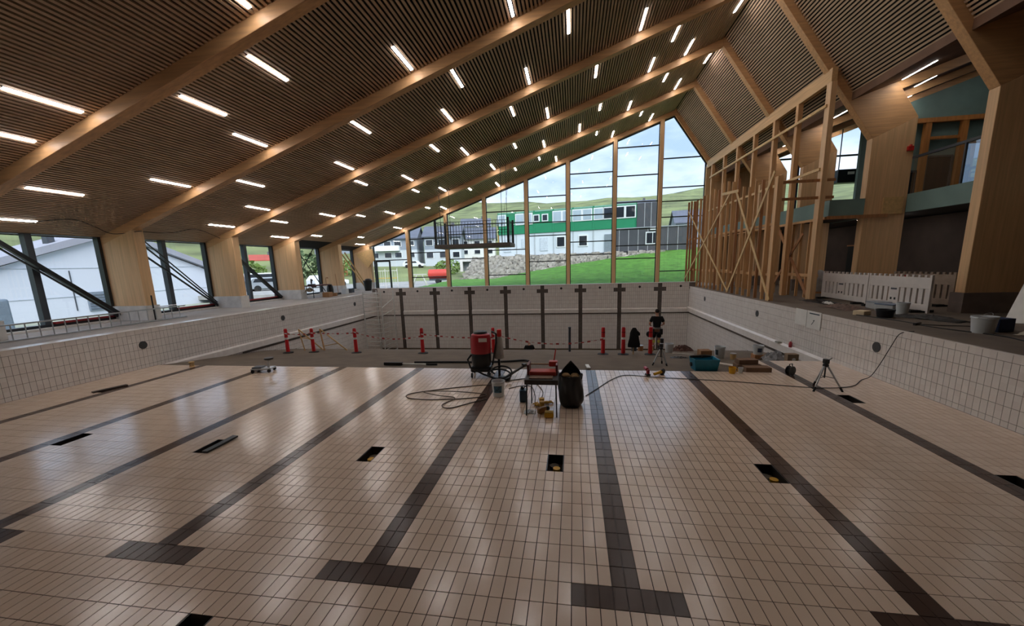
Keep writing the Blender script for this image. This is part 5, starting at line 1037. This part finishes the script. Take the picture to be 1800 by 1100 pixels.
house((-34, 134, 11.5), 0.2, 10, 9, 4.5, 3, hw, rd, 'pale house high up above the grey house', 2, 3)
house((28, 90, 5.4), -0.1, 12, 9, 5.2, 3, hg, rd, 'grey roofed house right of the dark annex', 1, 3)
house((22, 150, 17), -0.1, 14, 9, 4.5, 3, hw, rd, 'far white house above the dark annex', 1, 4)
house((-72, 80, 3.4), 0.75, 5, 5, 2.0, 1.2, hl, rred, 'house with red roof seen through the third side window', 1, 4)
house((-64, 98, 5), 0.6, 12, 9, 4.5, 3, hg, rd, 'grey house seen through the fourth side window', 2, 3)
# white shed on the left
shw = mat('shed_white', (198, 204, 216), 0.7, 0.04, 0.3); shr = mat('shed_roof', (150, 152, 164), 0.8, 0.08, 0.4)
t = thing('white_shed', 'large white gable ended shed filling the first side windows', 'building', (-34, 21.6, 0.4))
MB().prism([(-11, -0.2), (11.5, -0.2), (11.5, 1.2), (0, 5.55), (-11, 1.6)], -2.4, 0, 'yz').build('wall', shw, t)
MB().prism([(-11.6, 1.55), (0, 5.6), (0, 6.05), (-11.6, 2.0)], -2.7, 0.35, 'yz').build('roof', shr, t); MB().prism([(0, 5.6), (12.1, 1.15), (12.1, 1.6), (0, 6.05)], -2.7, 0.35, 'yz').build('roof', shr, t)
for z in (1.25, 3.15): MB().box(0, 0.03, -10.5, 11, z, z+0.04).build('joint', mat('joint_grey', (170, 178, 188), 0.7), t)
MB().box(0, 0.05, -3.1, -3.05, 0.3, 3.0).build('downpipe', frame_g, t)
lv = MB().box(0, 0.12, -2.4, -0.5, 0.2, 1.5).build('louvre', mat('louvre_grey', (116, 128, 142), 0.6), t)
for i in range(6): MB().box(0.12, 0.16, -2.35, -0.55, 0.3+0.19*i, 0.38+0.19*i).build('blade', mat('louvre_dark', (90, 100, 114), 0.6), lv)
MB().box(-0.6, -0.2, -3.7, -3.3, 4.4, 5.4).build('vent_stack', frame_g, t)
o = MB().box(-0.9, 0.9, -1.2, 1.2, 0, 1.75).build('grey_skip', mat('skip_grey', (108, 122, 136), 0.6), loc=(-28, 10.35, 0.3), bevel=0.1); tag(o, 'blue grey waste container outside the first side window', 'waste container')
# cars
def car(loc, rz, label, m, van=False):
    t = thing('car', label, 'car', loc, rz, group='parked cars outside'); H = 1.9 if van else 1.45
    MB().prism([(-2.2, 0.3), (2.2, 0.3), (2.25, 0.75), (1.2 if not van else 1.7, 0.95), (0.7 if not van else 1.3, H), (-1.7, H), (-2.2, 0.95)], -0.85, 0.85, 'xz').build('body', m, t, bevel=0.06)
    for y in (-0.86, 0.86): MB().prism([(-1.7, 0.98), (0.85 if not van else 1.3, 0.98), (0.55 if not van else 1.1, H-0.12), (-1.5, H-0.12)], y-0.01, y+0.01, 'xz').build('side_window', pdk, t)
    for x in (-1.35, 1.4):
        for y in (-0.8, 0.8): MB().cyl((x, y-0.1, 0.33), (x, y+0.1, 0.33), 0.33, 14).build('wheel', rubber, t, smooth=True)
    return t
cw = mat('car_white', (222, 226, 230), 0.3, 0.03, 1, coat=0.5); cs = mat('car_silver', (160, 168, 176), 0.3, 0.03, 1, metal=0.4)
car((-35.5, 36.5, 0.88), 1.05, 'white van parked outside the third side window', cw, True); car((-32.6, 34.4, 0.88), 1.0, 'dark car parked left of the white van', cs); car((-28.9, 39.2, 0.88), 1.2, 'white car seen behind the workbench', cw)
car((-33.4, 76.0, terrain_z(-33.4, 76)), 0.1, 'small white car in front of the grey house', cw); car((-44, 64, terrain_z(-44, 64)), 0.8, 'white car on the slope seen through the last side window', cw)
# yard things beyond the gable
t = thing('red_tank', 'red cylindrical tank trailer in the yard', 'tank', (-16.2, 41.5, 0.95), 0.15); rt = mat('tank_red', (196, 62, 52), 0.5, 0.08, 1)
MB().tube([(-1.15, 0, 1.1), (-1.05, 0, 1.1), (1.05, 0, 1.1), (1.15, 0, 1.1)], [0.35, 0.55, 0.55, 0.35], 18).build('tank', rt, t, smooth=True); MB().box(-1.0, 1.0, -0.4, 0.4, 0.35, 0.55).build('chassis', frame_g, t)
for y in (-0.5, 0.5): MB().cyl((0, y-0.08, 0.28), (0, y+0.08, 0.28), 0.28, 14).build('wheel', rubber, t, smooth=True)
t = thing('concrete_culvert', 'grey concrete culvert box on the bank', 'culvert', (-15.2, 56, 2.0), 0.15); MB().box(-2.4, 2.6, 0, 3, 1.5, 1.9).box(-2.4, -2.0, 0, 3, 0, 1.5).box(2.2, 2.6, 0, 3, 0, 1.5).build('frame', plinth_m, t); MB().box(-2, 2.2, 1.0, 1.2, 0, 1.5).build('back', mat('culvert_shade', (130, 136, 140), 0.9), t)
t = thing('site_fence', 'white and yellow site fence outside the exit door', 'fence', (-18.6, 33, 0.95), 0.1); 
for x in (-1.2, 0.0, 1.2): MB().cyl((x, 0, 0), (x, 0, 1.9), 0.03, 8).build('post', white_m, t)
for z in (0.3, 1.0, 1.7): MB().cyl((-1.2, 0, z), (1.2, 0, z), 0.025, 8).build('rail', yel if z == 1.0 else white_m, t)
for i in range(11): MB().cyl((-1.2+0.24*i, 0, 0.3), (-1.2+0.24*i, 0, 1.7), 0.012, 6).build('mesh_bar', white_m, t)
t = thing('sawhorse', 'white timber sawhorse in the yard', 'sawhorse', (-15.3, 33.5, 0.95), 0.2)
for x in (-0.6, 0.6):
    for y in (-0.35, 0.35): MB().bar((x*1.3, y, 0), (x*0.4, 0, 1.25), 0.07, 0.07).build('leg', white_m, t)
MB().bar((-0.7, 0, 1.25), (0.7, 0, 1.25), 0.1, 0.1).build('beam', white_m, t)
# shrubs
def shrub(loc, r, h, label, m, n=420):
    rnd = random.Random(int(loc[0]*31+loc[1]*17)); t = thing('shrub', label, 'shrub', loc, group='shrubs outside'); b = MB()
    for i in range(n):
        u = Vector((rnd.gauss(0, 1), rnd.gauss(0, 1), rnd.gauss(0, 1))).normalized()*rnd.uniform(0.5, 1.0)**0.5; c = Vector((u.x*r, u.y*r, h*0.5+u.z*h*0.5)); s = rnd.uniform(0.10, 0.22)*max(1, r*0.5)
        a = Vector((rnd.uniform(-1, 1), rnd.uniform(-1, 1), rnd.uniform(-1, 1))).normalized()*s; e_ = a.cross(Vector((rnd.uniform(-1, 1), rnd.uniform(-1, 1), rnd.uniform(-1, 1)))).normalized()*s
        b.add([c-a, c+e_, c+a, c-e_], [(0, 1, 2, 3)])
    b.build('foliage', m, t, kind='stuff'); MB().cyl((0, 0, -0.3), (0, 0, h*0.6), 0.08*r, 8).build('stem', stud_d, t)
lf = mat('leaf_green', (98, 124, 60), 0.9, 0.4, 1.2); lf2 = mat('leaf_dark', (62, 84, 52), 0.9, 0.4, 1.2)
for x, y, r, h, lb, m in [(-44, 40, 3.0, 2.6, 'broad green shrub behind the parked van', lf), (-47, 46, 3.4, 3.0, 'green shrub right of the parked van', lf), (-42, 52, 3.2, 4.2, 'dark round tree seen through the fourth side window', lf2), (-38, 58, 3.0, 2.6, 'pale green shrub seen through the last side window', lf), (-50, 34, 2.6, 2.2, 'shrub behind the white shed corner', lf2), (-21.5, 62, 2.4, 2.6, 'green shrub beside the culvert', lf), (-12, 66, 2.2, 3.2, 'dark bush right of the culvert', lf2), (-52, 8, 3.5, 3.0, 'dark green hedge clump above the shed roof', lf2)]:
    shrub((x, y, terrain_z(x, y)-0.1), r, h, lb, m)
